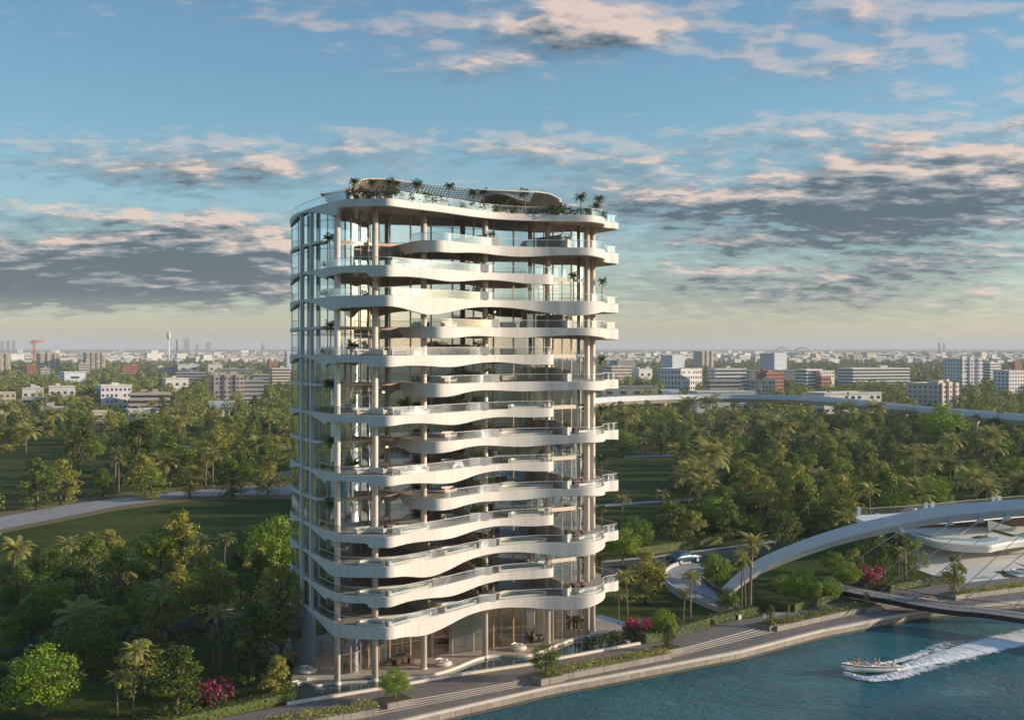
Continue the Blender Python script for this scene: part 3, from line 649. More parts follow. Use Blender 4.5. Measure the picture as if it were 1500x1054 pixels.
# terrace dividers with planter boxes on the balcony edge
dividers = []
def edge_t(s):
    c = [p for p in OUT if p[1] > -7 and p[0] > 2.2]; c.sort(key=lambda p: p[0]); return float(np.interp(s, [p[0] for p in c], [p[1] for p in c]))
for k, (z, kind) in enumerate(LEVELS[:-1]):
    spots = {'F': [(13.4, 1.0), (24.2, 2.6), (36.6, 1.1)], 'L': [(22.6, 2.8)], 'R': [(24.8, 2.6), (36.6, 1.1)]}[kind]
    if k == 1: spots = [(14.0, 1.1), (23.4, 2.6)]
    if k == 11: spots = [(22.6, 2.8)]
    for s, w_ in spots:
        e = edge_t(s); ang = math.atan2(D_[1], D_[0])
        sl = (edge_t(s + .8) - edge_t(s - .8)) / 1.6
        x, y, _ = TW(s, e - 0.75, 0)
        MB().box(x, y, z, w_, 1.0, 1.15, ang + math.atan(-sl) * -1 if False else ang - math.atan(-sl), 0).box(x, y, z + 1.15, w_ - .25, .75, .02, ang + math.atan(sl), 1).build('planter_box', [M['fascia'], M['soil']], tower)
        l = (e - 1.3) - (-8.6); x2, y2, _ = TW(s - w_ / 2 + .15, e - 1.35 - l / 2, 0)
        MB().box(x2, y2, z, 0.22, l, 1.5 if w_ > 2 else 2.0, ang).build('terrace_divider', M['deck'], tower)
        dividers.append((k, s, e - 0.75, z + 1.15, w_))
# beams across the double-height corners
for k, (z, kind) in enumerate(LEVELS):
    if kind == 'R':
        b = MB(); pth = [TW(s, t, z) for s, t in smooth([(2.4, -6.4), (5, -6.5), (7.2, -7.4), (8.2, -7.8), (10.5, -8.0), (12.6, -8.2)], 4)]
        b.strip([(x, y, z - .4) for x, y, z in pth], pth); b.build('mezzanine_beam', M['mullion'], tower)
    if kind == 'L':
        b = MB(); pth = [TW(s, t, z) for s, t in [(36.2, -8.4), (40.5, -8.6), (43.8, -8.8)]]
        b.strip([(x, y, z - .6) for x, y, z in pth], pth); b.build('mezzanine_beam', M['curtain'], tower)
# roof pavilion and lattice canopy
RZ = 65.3
for s, t, a, b2, h in ((6, -6, 5, 3, 1.7), (33, -9, 9, 3, 1.7), (20, -14, 22, 7, 2.0)):
    x, y, _ = TW(s, t, 0); MB().box(x, y, RZ, a, b2, h, math.atan2(D_[1], D_[0])).build('roof_house', M['fascia'], tower)
cu = [(477, 284), (490, 281.5), (505, 278.5), (514, 275), (521, 269), (529, 263.5), (542, 261.5), (560, 262), (580, 264), (605, 267.5), (640, 272), (680, 276), (720, 278.5), (760, 280), (790, 281.5), (803, 283.5), (812, 287), (818, 291), (830, 294.5)]
def canopy_pt(f, v):
    """f along the building, v from the front edge (0) to the back edge (1)"""
    s = -0.2 + f * 37.8; t0 = -6.2 + 2.9 * min(1, f / .1) ** .7 - 1.6 * math.sin(f * 6.0) - 1.2 * f
    x0, y0 = W(s, t0)
    px = CX + F * x0 / y0
    zt = CAMH + (HY - interp(px, cu)) * y0 / F
    wdt = 13.0 * (math.sin(math.pi * min(max(f, 0.0), 1.0)) ** 0.55) + 0.3
    hump = 1.0 * math.exp(-((f - 0.36) / 0.06) ** 2) + 1.3 * math.exp(-((f - 0.72) / 0.09) ** 2)
    s2 = s + v * (3.5 * math.sin(f * 3.1) + 1.0)
    zlow = zt - (zt - RZ - 0.7) * (v ** 0.8) * 0.92
    if v > 0: zlow += hump * math.sin(math.pi * min(v * 1.1, 1))
    zlow = max(zlow, RZ + 0.6 - 0.2 * v)
    return TW(s2, t0 - v * wdt, zlow)
can = MB()
NU, NV = 84, 15
for i in range(NU + 1):
    f = i / NU
    a = [canopy_pt(f, v / NV) for v in range(NV + 1)]
    can.strip([(x, y, z + .12) for x, y, z in a], [(x, y, z - .12) for x, y, z in a], 0)
    aa = [canopy_pt(min(f + 0.003, 1), v / NV) for v in range(NV + 1)]
    can.strip(a, aa, 0)
for v in range(NV + 1):
    a = [canopy_pt(i / NU, v / NV) for i in range(NU + 1)]
    can.tube(a, 0.07 if 0 < v < NV else 0.11, 5)
# closed shell patches at the ends, as in the photograph
for f0, f1, v0, v1 in ((0.0, 0.30, 0.0, 1.0), (0.86, 1.0, 0.0, 1.0), (0.66, 0.86, 0.42, 0.9)):
    rows = [[canopy_pt(f0 + (f1 - f0) * i / 16, v0 + (v1 - v0) * j / 8) for i in range(17)] for j in range(9)]
    for p, q in zip(rows, rows[1:]): can.strip([(x, y, z + .03) for x, y, z in p], [(x, y, z + .03) for x, y, z in q], 1, True)
can.build('roof_canopy', [M['fascia'], M['deck']], tower)
for f, v in ((0.2, .7), (0.42, .8), (0.6, .8), (0.8, .65)):
    p = canopy_pt(f, v); MB().tube([(p[0], p[1], RZ), (p[0], p[1], p[2])], [0.5, 0.22], 8).build('canopy_post', M['deck'], tower)

for s, t in ((6, -11), (10.5, -12), (18, -12.5), (22, -12), (28.5, -12.2), (32.5, -12), (39, -12.5), (43, -13)):
    x, y, _ = TW(s, t, 0); MB().lathe(x, y, [(1.5, 7.9), (1.7, 7.9), (1.7, 8.05), (1.5, 8.05), (1.5, 7.9)], 24, caps=False).build('ceiling_light', M['lampglow'], tower)
for k, s, t in ((3, 11.5, -11), (5, 11.8, -10.6), (5, 18.6, -10.8), (7, 11.5, -11.2), (4, 39.5, -11), (6, 40.5, -11), (8, 39, -11.4), (2, 41, -11), (9, 10.5, -11), (6, 21, -11), (4, 28, -11), (3, 41.5, -11.5), (10, 30, -11)):
    x, y, z = TW(s, t, LEVELS[k][0]); pl_ = MB().lathe(x, y, [(.05, z + 2.3), (.2, z + 2.36), (.25, z + 2.5), (.18, z + 2.64), (.05, z + 2.7)], 12).build('pendant_lamp', M['lampglow'], tower)
    MB().tube([(x, y, z + 2.7), (x, y, z + 3.4)], .02, 4).build('cord', M['metal'], pl_)
# ---------------------------------------------------------------- labels: every auto-labelled thing is described by the nearest landmark
AUTO = []          # (object, phrase, plural phrase, photo x, photo y)
MARKS = []         # (name, x, y)
ORD = ['', 'second ', 'third ', 'fourth ', 'fifth ', 'sixth ', 'seventh ', 'eighth ', 'ninth ', 'tenth ']
def auto(o, phrase, px, py): AUTO.append((o, phrase, px, py))
def finish_labels():
    buckets = {}
    for o, ph, px, py in AUTO:
        best = min(MARKS, key=lambda m: math.hypot((px - m[1]), (py - m[2]) * 1.6))
        dx, dy = px - best[1], (py - best[2]) * 1.6
        if abs(dx) > abs(dy): rel = 'right of' if dx > 0 else 'left of'
        else: rel = 'in front of' if dy > 0 else 'behind'
        buckets.setdefault((ph, best[0], rel), []).append((math.hypot(dx, dy), o))
    for (ph, nm, rel), L_ in buckets.items():
        L_.sort(key=lambda q: q[0])
        for i, (d, o) in enumerate(L_):
            if len(L_) == 1: o['label'] = f'{ph} {rel} the {nm}'
            elif i < 10: o['label'] = f'{ORD[i] or "nearest "}{ph} {rel} the {nm}'
            else: o['label'] = f'{ph} well {rel} the {nm}'; o['group'] = f'trees {rel} the {nm}'
MARKS += [('blue car', 1002, 815), ('curved ramp', 1020, 860), ('foot of the white arch', 1070, 860), ('pink bush beside the tower', 936, 915), ('pink bush on the shaded lawn', 313, 1005),
          ('pink bush by the bridge', 1268, 836), ('white pavilion', 1400, 790), ('hut with the sheet-metal roof', 320, 600), ('white elevated road', 1180, 590), ('bend of the pale path', 86, 748),
          ('far end of the pale path', 420, 716), ('open lawn right of the tower', 940, 705), ('shaded asphalt road', 200, 918), ('left flank of the tower', 420, 820),
          ('big lime tree by the elevated road', 1384, 610), ('long white flat-roofed house', 60, 578), ('white hall behind the elevated road', 1060, 600), ('dark lawn left of the tower', 230, 790),
          ('thin path deep in the wood', 1320, 659), ('apartment block with blue windows', 335, 570), ('pale apartment block beyond the elevated road', 1375, 578), ('lower right edge of the tower', 900, 860),
          ('banded beige building', 215, 588), ('middle of the right wood', 1150, 690), ('bridge arch crown', 1420, 735), ('short path stub', 410, 695)]
# ---------------------------------------------------------------- vegetation
def leafmesh(name, cen, nor, size, mats, mi=None, aspect=0.55, base=None):
    """one diamond leaf-clump face per centre; base = an MB with trunk-like geometry to append"""
    n = len(cen); cen = np.asarray(cen, float); nor = np.asarray(nor, float)
    nor /= np.linalg.norm(nor, axis=1, keepdims=True) + 1e-9
    r = RNG.normal(size=(n, 3)); t = np.cross(nor, r); t /= np.linalg.norm(t, axis=1, keepdims=True) + 1e-9
    b = np.cross(nor, t); sz = np.asarray(size).reshape(-1, 1) * np.ones((n, 1))
    v = np.stack([cen - t * sz * .5, cen + b * sz * .5 * aspect, cen + t * sz * .5, cen - b * sz * .5 * aspect], 1).reshape(-1, 3)
    me = bpy.data.meshes.new(name); me.vertices.add(4 * n); me.vertices.foreach_set('co', v.ravel())
    me.loops.add(4 * n); me.loops.foreach_set('vertex_index', np.arange(4 * n, dtype=np.int32))
    me.polygons.add(n); me.polygons.foreach_set('loop_start', np.arange(0, 4 * n, 4, dtype=np.int32))
    for m_ in mats: me.materials.append(m_)
    if mi is not None: me.polygons.foreach_set('material_index', np.asarray(mi, np.int32))
    me.update(calc_edges=True); return me
def cloud(clumps, nper, size, up=0.35):
    C_, N_, Z_ = [], [], []
    for (x, y, z, r) in clumps:
        k = max(6, int(nper * r * r)); d = RNG.normal(size=(k, 3)); d /= np.linalg.norm(d, axis=1, keepdims=True)
        rad = r * (0.55 + 0.5 * RNG.random((k, 1)) ** 0.6)
        C_.append(np.array([x, y, z]) + d * rad * np.array([1, 1, .85])); N_.append(d + RNG.normal(size=(k, 3)) * 0.45 + np.array([0, 0, up])); Z_.append(size * (0.7 + 0.6 * RNG.random(k)))
    return np.concatenate(C_), np.concatenate(N_), np.concatenate(Z_)
def trunk(h, r, limbs, seed, mname='bark', bend=0.3):
    R_ = random.Random(seed); b = MB()
    pts = [(R_.uniform(-bend, bend) * i / 4, R_.uniform(-bend, bend) * i / 4, h * i / 4 - (.2 if i == 0 else 0)) for i in range(5)]
    b.tube(pts, [r * (1.25 - 0.2 * i) for i in range(5)], 7)
    for (x, y, z) in limbs:
        f = R_.uniform(.35, .9); k = min(int(f * 4), 3); p = Vector(pts[k]).lerp(Vector(pts[k + 1]), f * 4 - k)
        q = Vector((x, y, z)); mid = p.lerp(q, .5) + Vector((0, 0, -.25))
        b.tube([p, mid, q], [r * .45, r * .3, r * .12], 5)
    return b
def round_tree(seed):
    R_ = random.Random(seed); cl = []
    sx, sy = R_.uniform(3.6, 4.4), R_.uniform(3.6, 4.4)
    for i in range(46):
        th, u_ = R_.uniform(0, 6.283), R_.uniform(-0.75, 1); rr_ = math.sqrt(max(0, 1 - u_ * u_)); k = R_.uniform(.72, 1.0)
        cl.append((sx * rr_ * math.cos(th) * k, sy * rr_ * math.sin(th) * k, 5.2 + u_ * 4.0 * k, R_.uniform(.85, 1.45)))
    for i in range(8): cl.append((R_.uniform(-2, 2), R_.uniform(-2, 2), R_.uniform(4, 7), 1.6))
    c, n, z = cloud(cl, 66, 0.40)
    t = trunk(5.2, .24, [(q[0] * .8, q[1] * .8, q[2]) for q in cl[:9]], seed)
    return t.mesh('trunk', M['bark']), leafmesh('crown', c, n, z, [M['leaf_deep' if seed % 2 == 0 else 'leaf_round']])
def olive_tree(seed):
    R_ = random.Random(seed); cl = []
    lean = R_.uniform(-.6, .6)
    for i in range(74):
        f = R_.random() ** 0.9; z = .9 + 8.9 * f
        prof = interp(f, [(0, 1.5), (.22, 2.9), (.45, 2.9), (.75, 1.9), (1, .5)]); th = R_.uniform(0, 6.283); k = R_.random() ** .5
        cl.append((prof * k * math.cos(th) + lean * f, prof * k * math.sin(th), z, R_.uniform(.42, .92)))
    c, n, z = cloud(cl, 100, 0.36)
    t = trunk(7.5, .2, [(q[0] * .85, q[1] * .85, q[2]) for q in cl[:16]], seed)
    return t.mesh('trunk', M['bark']), leafmesh('crown', c, n, z, [M[('leaf_olive', 'leaf_fresh', 'leaf_olive', 'leaf_deep')[seed % 4]]])
def frond_points(C_, N_, T_, S_, p0, az, el, ln, droop, nl, wid, R_):
    """leaflets along one arching frond"""
    for i in range(nl):
        f = (i + .6) / nl; e = el - droop * f * f
        # integrate the arc
        x = y = 0
        for j in range(8):
            ff = f * (j + .5) / 8; ee = el - droop * ff * ff; x += math.cos(ee) * f * ln / 8; y += math.sin(ee) * f * ln / 8
        dirv = np.array([math.cos(az) * math.cos(e), math.sin(az) * math.cos(e), math.sin(e)])
        side = np.array([-math.sin(az), math.cos(az), 0]); base = np.array(p0) + np.array([math.cos(az) * x, math.sin(az) * x, y])
        w_ = wid * (math.sin(math.pi * (0.12 + 0.86 * f)) ** .6)
        for sg in (-1, 1):
            d = side * sg * .8 + dirv * .5 + np.array([0, 0, -.35]); d /= np.linalg.norm(d)
            C_.append((base, base + d * w_, dirv)); 
def palm(seed, h=11.0, nf=22, ln=3.2, wid=.8, nl=16, curve=.5, tall=True, dead=3, lm='leaf_palm'):
    R_ = random.Random(seed); q = []
    top = np.array([R_.uniform(-curve, curve), R_.uniform(-curve, curve), h])
    for i in range(nf):
        az = i * 2.399 + R_.uniform(-.2, .2); f = i / nf
        frond_points(q, None, None, None, top, az, 1.25 - 1.55 * f + R_.uniform(-.12, .12), ln * R_.uniform(.85, 1.1), 1.35 + .4 * f, nl, wid, R_)
    V, Fc = [], []
    for a, tip, dv in q:
        wv = dv * (ln / nl) * .62; o = len(V); md = (a + tip) / 2
        V += [tuple(a - wv * .45), tuple(a + wv * .45), tuple(md + wv * .5), tuple(tip), tuple(md - wv * .5)]
        Fc.append([o, o + 1, o + 2, o + 3, o + 4])
    me = bpy.data.meshes.new('crown'); me.from_pydata(V, [], Fc); me.materials.append(M[lm]); me.update()
    b = MB(); pts = [(top[0] * (i / 6) ** 2, top[1] * (i / 6) ** 2, h * i / 6 - (.2 if i == 0 else 0)) for i in range(7)]
    r = .0155 * h + .05
    b.tube(pts, [r * (1.25 if i == 0 else 1 - .06 * i) for i in range(7)], 8)
    b.lathe(top[0], top[1], [(r * .7, h - .5), (r * 1.3, h - .15), (r * .6, h + .35)], 8)
    return b.mesh('trunk', M['palmbark']), me
def bush(seed, mats, w=1.0, pinkf=0.0, n=26, size=.22, nper=170):
    R_ = random.Random(seed); cl = []
    for i in range(n):
        th, u_ = R_.uniform(0, 6.283), R_.random(); k = R_.random() ** .5
        cl.append((w * k * math.cos(th), w * k * math.sin(th), .25 + 1.25 * u_ * (1 - .45 * k * k), R_.uniform(.24, .42)))
    c, nn, z = cloud(cl, nper, size)
    mi = (RNG.random(len(c)) < pinkf * (0.25 + 0.75 * np.clip(c[:, 2] / 1.3, 0, 1))).astype(int)
    b = MB()
    for k in range(4): b.tube([(0, 0, -.05), (.15 * math.cos(k * 1.6), .15 * math.sin(k * 1.6), .3), (.5 * w * math.cos(k * 1.6), .5 * w * math.sin(k * 1.6), .9)], [.05, .04, .02], 5)
    return b.mesh('stem', M['bark']), leafmesh('foliage', c, nn, z, mats, mi)
def yucca(seed, n=30, ln=1.2):
    R_ = random.Random(seed); V, Fc = [], []
    for i in range(n):
        az = i * 2.399; e = R_.uniform(.25, 1.35); l = ln * R_.uniform(.7, 1.1); o = len(V); sd = np.array([-math.sin(az), math.cos(az), 0]) * .075 * ln
        d1 = np.array([math.cos(az) * math.cos(e), math.sin(az) * math.cos(e), math.sin(e)]); d2 = np.array([math.cos(az) * math.cos(e - .6), math.sin(az) * math.cos(e - .6), math.sin(e - .6)])
        p0 = np.array([0, 0, .3]); p1 = p0 + d1 * l * .55; p2 = p1 + d2 * l * .5
        V += [tuple(p0 - sd * .5), tuple(p0 + sd * .5), tuple(p1 + sd), tuple(p2), tuple(p1 - sd)]; Fc.append([o, o + 1, o + 2, o + 3, o + 4])
    me = bpy.data.meshes.new('foliage'); me.from_pydata(V, [], Fc); me.materials.append(M['leaf_dark']); me.update()
    return MB().tube([(0, 0, -.02), (0, 0, .4)], [.09, .07], 6).mesh('stem', M['bark']), me
KIND = {'lime': [round_tree(s) for s in (1, 3)], 'round': [round_tree(s) for s in (1, 2, 3, 4)], 'olive': [olive_tree(s) for s in (11, 12, 13, 14, 15)],
        'palm': [palm(21), palm(22, nf=20, dead=1), palm(23, nf=24)], 'fat': [palm(31, h=7.0, nf=26, ln=4.4, wid=1.2, nl=26, curve=.3), palm(32, h=7.5, nf=28, ln=4.2, wid=1.2, nl=26, curve=.3)],
        'small': [palm(41, h=2.6, nf=18, ln=1.15, wid=.5, nl=9, curve=.12, lm='leaf_dark'), palm(42, h=3.1, nf=16, ln=1.1, wid=.5, nl=9, curve=.15, lm='leaf_dark')],
        'bush': [bush(s, [M['leaf_dark']]) for s in (51, 52, 53)], 'pinkbush': [bush(61, [M['leaf_hedge'], M['pink']], 1.0, 0.85, 40, .2, 210), bush(62, [M['leaf_hedge'], M['pink']], 1.0, 0.85, 40, .2, 210)], 'yucca': [yucca(71), yucca(72)]}
HT = {'lime': 10.2, 'round': 10.2, 'olive': 10.4, 'palm': 12.6, 'fat': 10.0, 'small': 3.6, 'bush': 1.9, 'pinkbush': 1.9, 'yucca': 1.5}
NM = {'lime': ('round_tree', 'trunk', 'crown', 'tree'), 'round': ('round_tree', 'trunk', 'crown', 'tree'), 'olive': ('open_crowned_tree', 'trunk', 'crown', 'tree'), 'palm': ('palm_tree', 'trunk', 'crown', 'palm'), 'fat': ('palm_tree', 'trunk', 'crown', 'palm'),
      'small': ('small_palm', 'trunk', 'crown', 'palm'), 'bush': ('shrub', 'stem', 'foliage', 'shrub'), 'pinkbush': ('flowering_bush', 'stem', 'foliage', 'bush'), 'yucca': ('spiky_plant', 'stem', 'foliage', 'plant')}
NPLANT = [0]
def plant(kind, x, y, z, h, wscale=1.0, rz=None, label=None, group=None):
    i = NPLANT[0]; NPLANT[0] += 1
    tm_, cm_ = KIND[kind][i % len(KIND[kind])]; n0, n1, n2, cat = NM[kind]
    s = h / HT[kind]; t = thing(n0, (x, y, z), (i * 2.399) % 6.283 if rz is None else rz, label, cat, group); t.scale = (s * wscale, s * wscale, s)
    link(n1, tm_, t); link(n2, cm_, t); return t
PHR = {'lime': ['fresh lime-green round tree'], 'round': ['dense round green tree', 'bushy bright green tree'], 'olive': ['tall open-crowned olive-green tree', 'loose-leaved olive-green tree'], 'palm': ['slender-trunked palm'], 'fat': ['broad-fronded palm']}
def ptree(kind, px, yb, yt, wscale=1.0, phrase=None, label=None, z=0.0):
    if kind == 'fat': yt -= (yb - yt) * .12
    x, y = g(px, yb, z); h = (yb - yt) * y / F
    t = plant(kind, x, y, z - .05, h, wscale * (1.22 if kind == 'olive' else 1.1 if kind in ('round', 'lime') else 1.18 if kind == 'fat' else 1.0), label=label)
    if label is None: auto(t, phrase or PHR[kind][0], px, (yb + yt) / 2)
    TREES.append((x, y)); return t
TREES = []
NEAR = [ # kind, x, base y, top y, width scale
 ('lime', 62, 1052, 938, 1.12), ('round', -4, 1040, 965, 1.0), ('palm', 195, 1048, 938, 1.0), ('palm', 172, 1050, 982, 1.2), ('palm', 238, 962, 852, 1.0), ('olive', 258, 1046, 943, 1.45), ('olive', 210, 1020, 930, 1.3),
 ('palm', 322, 982, 886, 1.0), ('palm', 345, 978, 898, 1.1), ('palm', 312, 982, 916, 1.0), ('palm', 353, 934, 842, 1.0), ('round', 390, 955, 863, .95), ('lime', 403, 864, 748, .95), ('olive', 268, 832, 742, 1.1),
 ('lime', 236, 832, 768, 1.2), ('olive', 131, 880, 784, 1.2), ('olive', 160, 840, 770, 1.0), ('fat', 20, 856, 795, 1.0), ('round', 80, 885, 820, 1.0), ('olive', 27, 902, 826, 1.3), ('fat', 170, 898, 823, .95),
 ('lime', 170, 848, 805, 1.2), ('olive', 300, 880, 806, 1.2), ('palm', 328, 842, 780, 1.3), ('olive', 357, 858, 796, 1.3), ('round', 48, 952, 868, 1.1), ('fat', 122, 972, 882, .9), ('olive', 165, 955, 882, 1.4),
 ('olive', 230, 960, 868, 1.35), ('round', 215, 872, 816, 1.3), ('round', 5, 962, 896, 1.1), ('olive', 262, 886, 822, 1.3), ('olive', 395, 880, 815, 1.2), ('olive', 402, 1022, 955, .95), ('olive', 8, 905, 860, 1.2),
 ('olive', 54, 746, 668, 1.25), ('olive', 89, 738, 668, 1.2), ('lime', 138, 672, 642, 1.2), ('olive', 115, 690, 620, 1.2), ('olive', 201, 702, 612, 1.3), ('palm', 168, 720, 655, 1.3), ('palm', 174, 720, 668, 1.2), ('olive', 222, 732, 680, 1.5),
 ('olive', 205, 724, 660, 1.3), ('lime', 202, 692, 654, 1.2), ('olive', 249, 712, 636, 1.3), ('olive', 278, 728, 678, 1.5), ('palm', 301, 714, 655, 1.3), ('palm', 312, 715, 660, 1.4), ('olive', 341, 728, 672, 1.5), ('olive', 350, 700, 643, 1.3),
 ('olive', 393, 728, 672, 1.4), ('round', 384, 694, 662, 1.3), ('palm', 396, 666, 606, 1.3), ('palm', 417, 688, 640, 1.3), ('olive', 150, 728, 684, 1.4), ('fat', 38, 664, 622, 1.1), ('fat', 77, 640, 600, 1.2), ('fat', 80, 610, 578, 1.2),
 ('fat', 258, 645, 612, 1.1), ('fat', 131, 600, 570, 1.0), ('fat', 6, 630, 592, 1.2), ('round', 300, 664, 628, 1.2), ('olive', 12, 664, 620, 1.4), ('round', 165, 620, 590, 1.3), ('round', 110, 625, 590, 1.2), ('fat', 385, 612, 585, 1.2),
 ('fat', 1040, 735, 652, .86), ('fat', 1019, 745, 676, .86), ('fat', 1141, 665, 614, 1.15), ('fat', 1010, 620, 583, 1.1), ('fat', 1040, 622, 582, 1.1), ('fat', 1075, 640, 600, 1.2), ('fat', 917, 650, 600, 1.1), ('palm', 941, 682, 640, 1.5),
 ('palm', 1076, 752, 706, 1.4), ('palm', 1124, 752, 702, 1.4), ('palm', 973, 762, 716, 1.4), ('lime', 1010, 668, 628, 1.3), ('round', 957, 648, 612, 1.3), ('lime', 1078, 668, 634, 1.3), ('round', 1119, 668, 630, 1.2), ('olive', 985, 640, 598, 1.2),
 ('palm', 911, 770, 724, 1.35), ('lime', 932, 806, 752, 1.0), ('lime', 912, 824, 768, 1.1), ('olive', 945, 884, 802, 1.35), ('olive', 985, 798, 728, 1.3), ('olive', 1010, 800, 744, 1.3), ('round', 1040, 766, 724, 1.1), ('olive', 1067, 790, 732, 1.3),
 ('lime', 1099, 786, 750, 1.1), ('olive', 1153, 802, 744, 1.3), ('palm', 1099, 894, 780, 1.15), ('palm', 1086, 895, 806, 1.0), ('palm', 1092, 893, 815, 1.0), ('palm', 1011, 914, 834, 1.15), ('palm', 1001, 916, 862, 1.2), ('palm', 919, 900, 834, 1.2), ('palm', 906, 912, 862, 1.1),
 ('lime', 973, 935, 888, .85), ('round', 1066, 898, 858, .95), ('round', 1050, 856, 806, 1.1), ('lime', 1174, 884, 826, 1.05), ('round', 1145, 870, 838, 1.2), ('lime', 1222, 842, 804, 1.15), ('palm', 1327, 856, 780, 1.1), ('palm', 1316, 852, 800, 1.1), ('palm', 1321, 854, 812, 1.1),
 ('lime', 1249, 766, 730, 1.2), ('lime', 1323, 748, 710, 1.2), ('round', 1205, 790, 760, 1.2), ('fat', 1237, 790, 750, 1.0), ('fat', 1410, 736, 698, 1.1), ('fat', 1477, 738, 702, 1.1), ('lime', 1384, 660, 586, 1.05), ('fat', 1447, 672, 626, 1.2), ('fat', 1453, 690, 648, 1.2),
 ('fat', 1238, 672, 634, 1.1), ('fat', 1281, 628, 590, 1.2), ('fat', 1238, 628, 590, 1.2), ('lime', 1217, 722, 692, 1.2), ('round', 1379, 726, 694, 1.2), ('olive', 1255, 852, 800, 1.1), ('olive', 1290, 850, 796, 1.1), ('olive', 1280, 838, 770, 1.2), ('round', 1240, 860, 818, 1.1), ('olive', 1340, 840, 786, 1.0), ('round', 1215, 880, 842, 1.1)]
for i, q in enumerate(NEAR):
    ptree(*q[:4], wscale=q[4], phrase=PHR[q[0]][i % len(PHR[q[0]])])
# pink bushes
def pb_(px, yb, yt, ws, label, sp='pinkbush'):
    x, y = g(px, yb); return plant(sp, x, y, 0, (yb - yt) * y / F, ws, label=label)
pb_(313, 1028, 982, 1.05, 'deep pink flowering bush glowing on the shaded lawn left of the tower')
pb_(937, 931, 897, 1.25, 'magenta flowering bush at the right foot of the tower')
pb_(1268, 856, 818, 1.15, 'pink flowering bush behind the footbridge deck')
# ---- hedges
def hedge(pts, h, w, label, name='hedge', m='leaf_hedge', dens=38, z=0.0, size=.3):
    P = resample([g(x, y, z) for x, y in pts], .8); P = P if len(P) > 2 else [g(x, y, z) for x, y in pts]
    b = MB(); wallstrip(b, P, w * .8, z, z + h * .85, 0)
    C_, N_ = [], []
    for (x, y), (nx, ny) in zip(P, normals2(P, False)):
        k = int(dens); hump = 1 + .12 * math.sin(x * 1.9) 
        for _ in range(k):
            a = RNG.uniform(-1, 1); q = RNG.random()
            if q < .5: oz = h * hump * RNG.uniform(.85, 1.05); ow = a * w / 2; nn = (0, 0, 1)
            else: oz = RNG.random() * h; ow = (w / 2) * (1 if a > 0 else -1) * RNG.uniform(.85, 1.1); nn = (nx * (1 if a > 0 else -1), ny * (1 if a > 0 else -1), .3)
            j = RNG.uniform(-.5, .5)
            C_.append((x + nx * ow - ny * j, y + ny * ow + nx * j, z + oz)); N_.append(np.array(nn) + RNG.normal(size=3) * .5)
    o = thing(name, (0, 0, 0), 0, label, 'hedge')
    link('foliage', leafmesh('foliage', C_, N_, size * (.7 + .6 * RNG.random(len(C_))), [M[m]]), o); b.build('hedge_core', M['leaf_hedge'], o); return o
hedge([(966, 936), (1010, 924), (1053, 911), (1108, 899)], 1.7, 1.5, 'long clipped hedge along the promenade between the pink bush and the bridge')
hedge([(1108, 884), (1160, 896)], 1.5, 1.6, 'short clipped hedge running back from the promenade by the arch foot')
hedge([(1160, 895), (1200, 885), (1252, 872.5)], 1.6, 1.6, 'clumpy clipped hedge beside the promenade just left of the bridge deck')
hedge([(1300, 866), (1345, 857), (1408, 851)], 1.5, 1.8, 'row of rounded hedge bushes in front of the white plaza')
hedge([(150, 1086), (316, 1050), (432, 1024)], 1.4, 1.6, 'clipped hedge along the promenade at the lower left corner')
hedge([(930, 814), (1000, 804), (1057, 797)], 2.2, 1.6, 'tall sunlit hedge behind the blue car')
hedge([(938, 940), (966, 934)], 1.6, 3.0, 'low leafy border at the end of the reflecting pond')
hedge([(90, 917), (200, 905), (330, 889)], 1.6, 1.4, 'dark clipped hedge beyond the shaded road')
# ---- promenade planters with grassy shrubs and young trees
def planter(pts, w, label, glabel, treepx=None, tlabel=None, tk='olive', hh=.55):
    x0, x1 = pts[0][0], pts[-1][0]; xs = np.linspace(x0, x1, 24); mid_ = lerp2(Mi, O, .14); P = []
    for xq in xs:
        f_ = (xq - 100) / (1660 - 100) * 79; i_ = min(int(f_), 78); P.append(tuple(np.array(mid_[i_]) + (np.array(mid_[i_ + 1]) - np.array(mid_[i_])) * (f_ - i_)))
    P = resample(P, 1.0); w = 3.0
    b = MB(); wallstrip(b, P, w, -.45, .42)
    o = tag(b.build('planter', [M['quay']]), label, 'planter')
    C_, N_, Z_ = [], [], []
    for (x, y), (nx, ny) in zip(P, normals2(P, False)):
        for _ in range(80):
            ow = RNG.uniform(-.5, .5) * w * .95; j = RNG.uniform(-.5, .5); hgt = hh * (1 + .45 * math.sin(x * 1.3) * math.sin(y * .9 + 1))
            C_.append((x + nx * ow - ny * j, y + ny * ow + nx * j, .42 + RNG.random() * max(.15, hgt))); a = RNG.normal(size=3); a[2] *= .45; N_.append(a)
    me = leafmesh('planter_shrubs', C_, N_, .34 * (.7 + .6 * RNG.random(len(C_))), [M['leaf_olive']], aspect=.4)
    tag(link('planter_shrubs', me), glabel, 'shrubs')
    return o
planter([(262, 1077), (420, 1047), (556, 1023)], 1.6, 'long low stone planter on the promenade at the bottom left', 'row of grassy shrubs filling the long planter at the bottom left')
planter([(800, 984), (900, 965), (975, 949)], 1.5, 'long stone planter on the promenade in front of the right half of the tower', 'row of grassy shrubs in the planter in front of the right half of the tower')
planter([(1128, 911), (1190, 898), (1260, 884)], 1.5, 'stone planter on the promenade below the arch', 'row of grassy shrubs in the planter below the arch')
planter([(1402, 866), (1450, 859), (1510, 851)], 1.5, 'stone planter on the promenade in front of the white plaza', 'row of grassy shrubs in the planter in front of the white plaza')
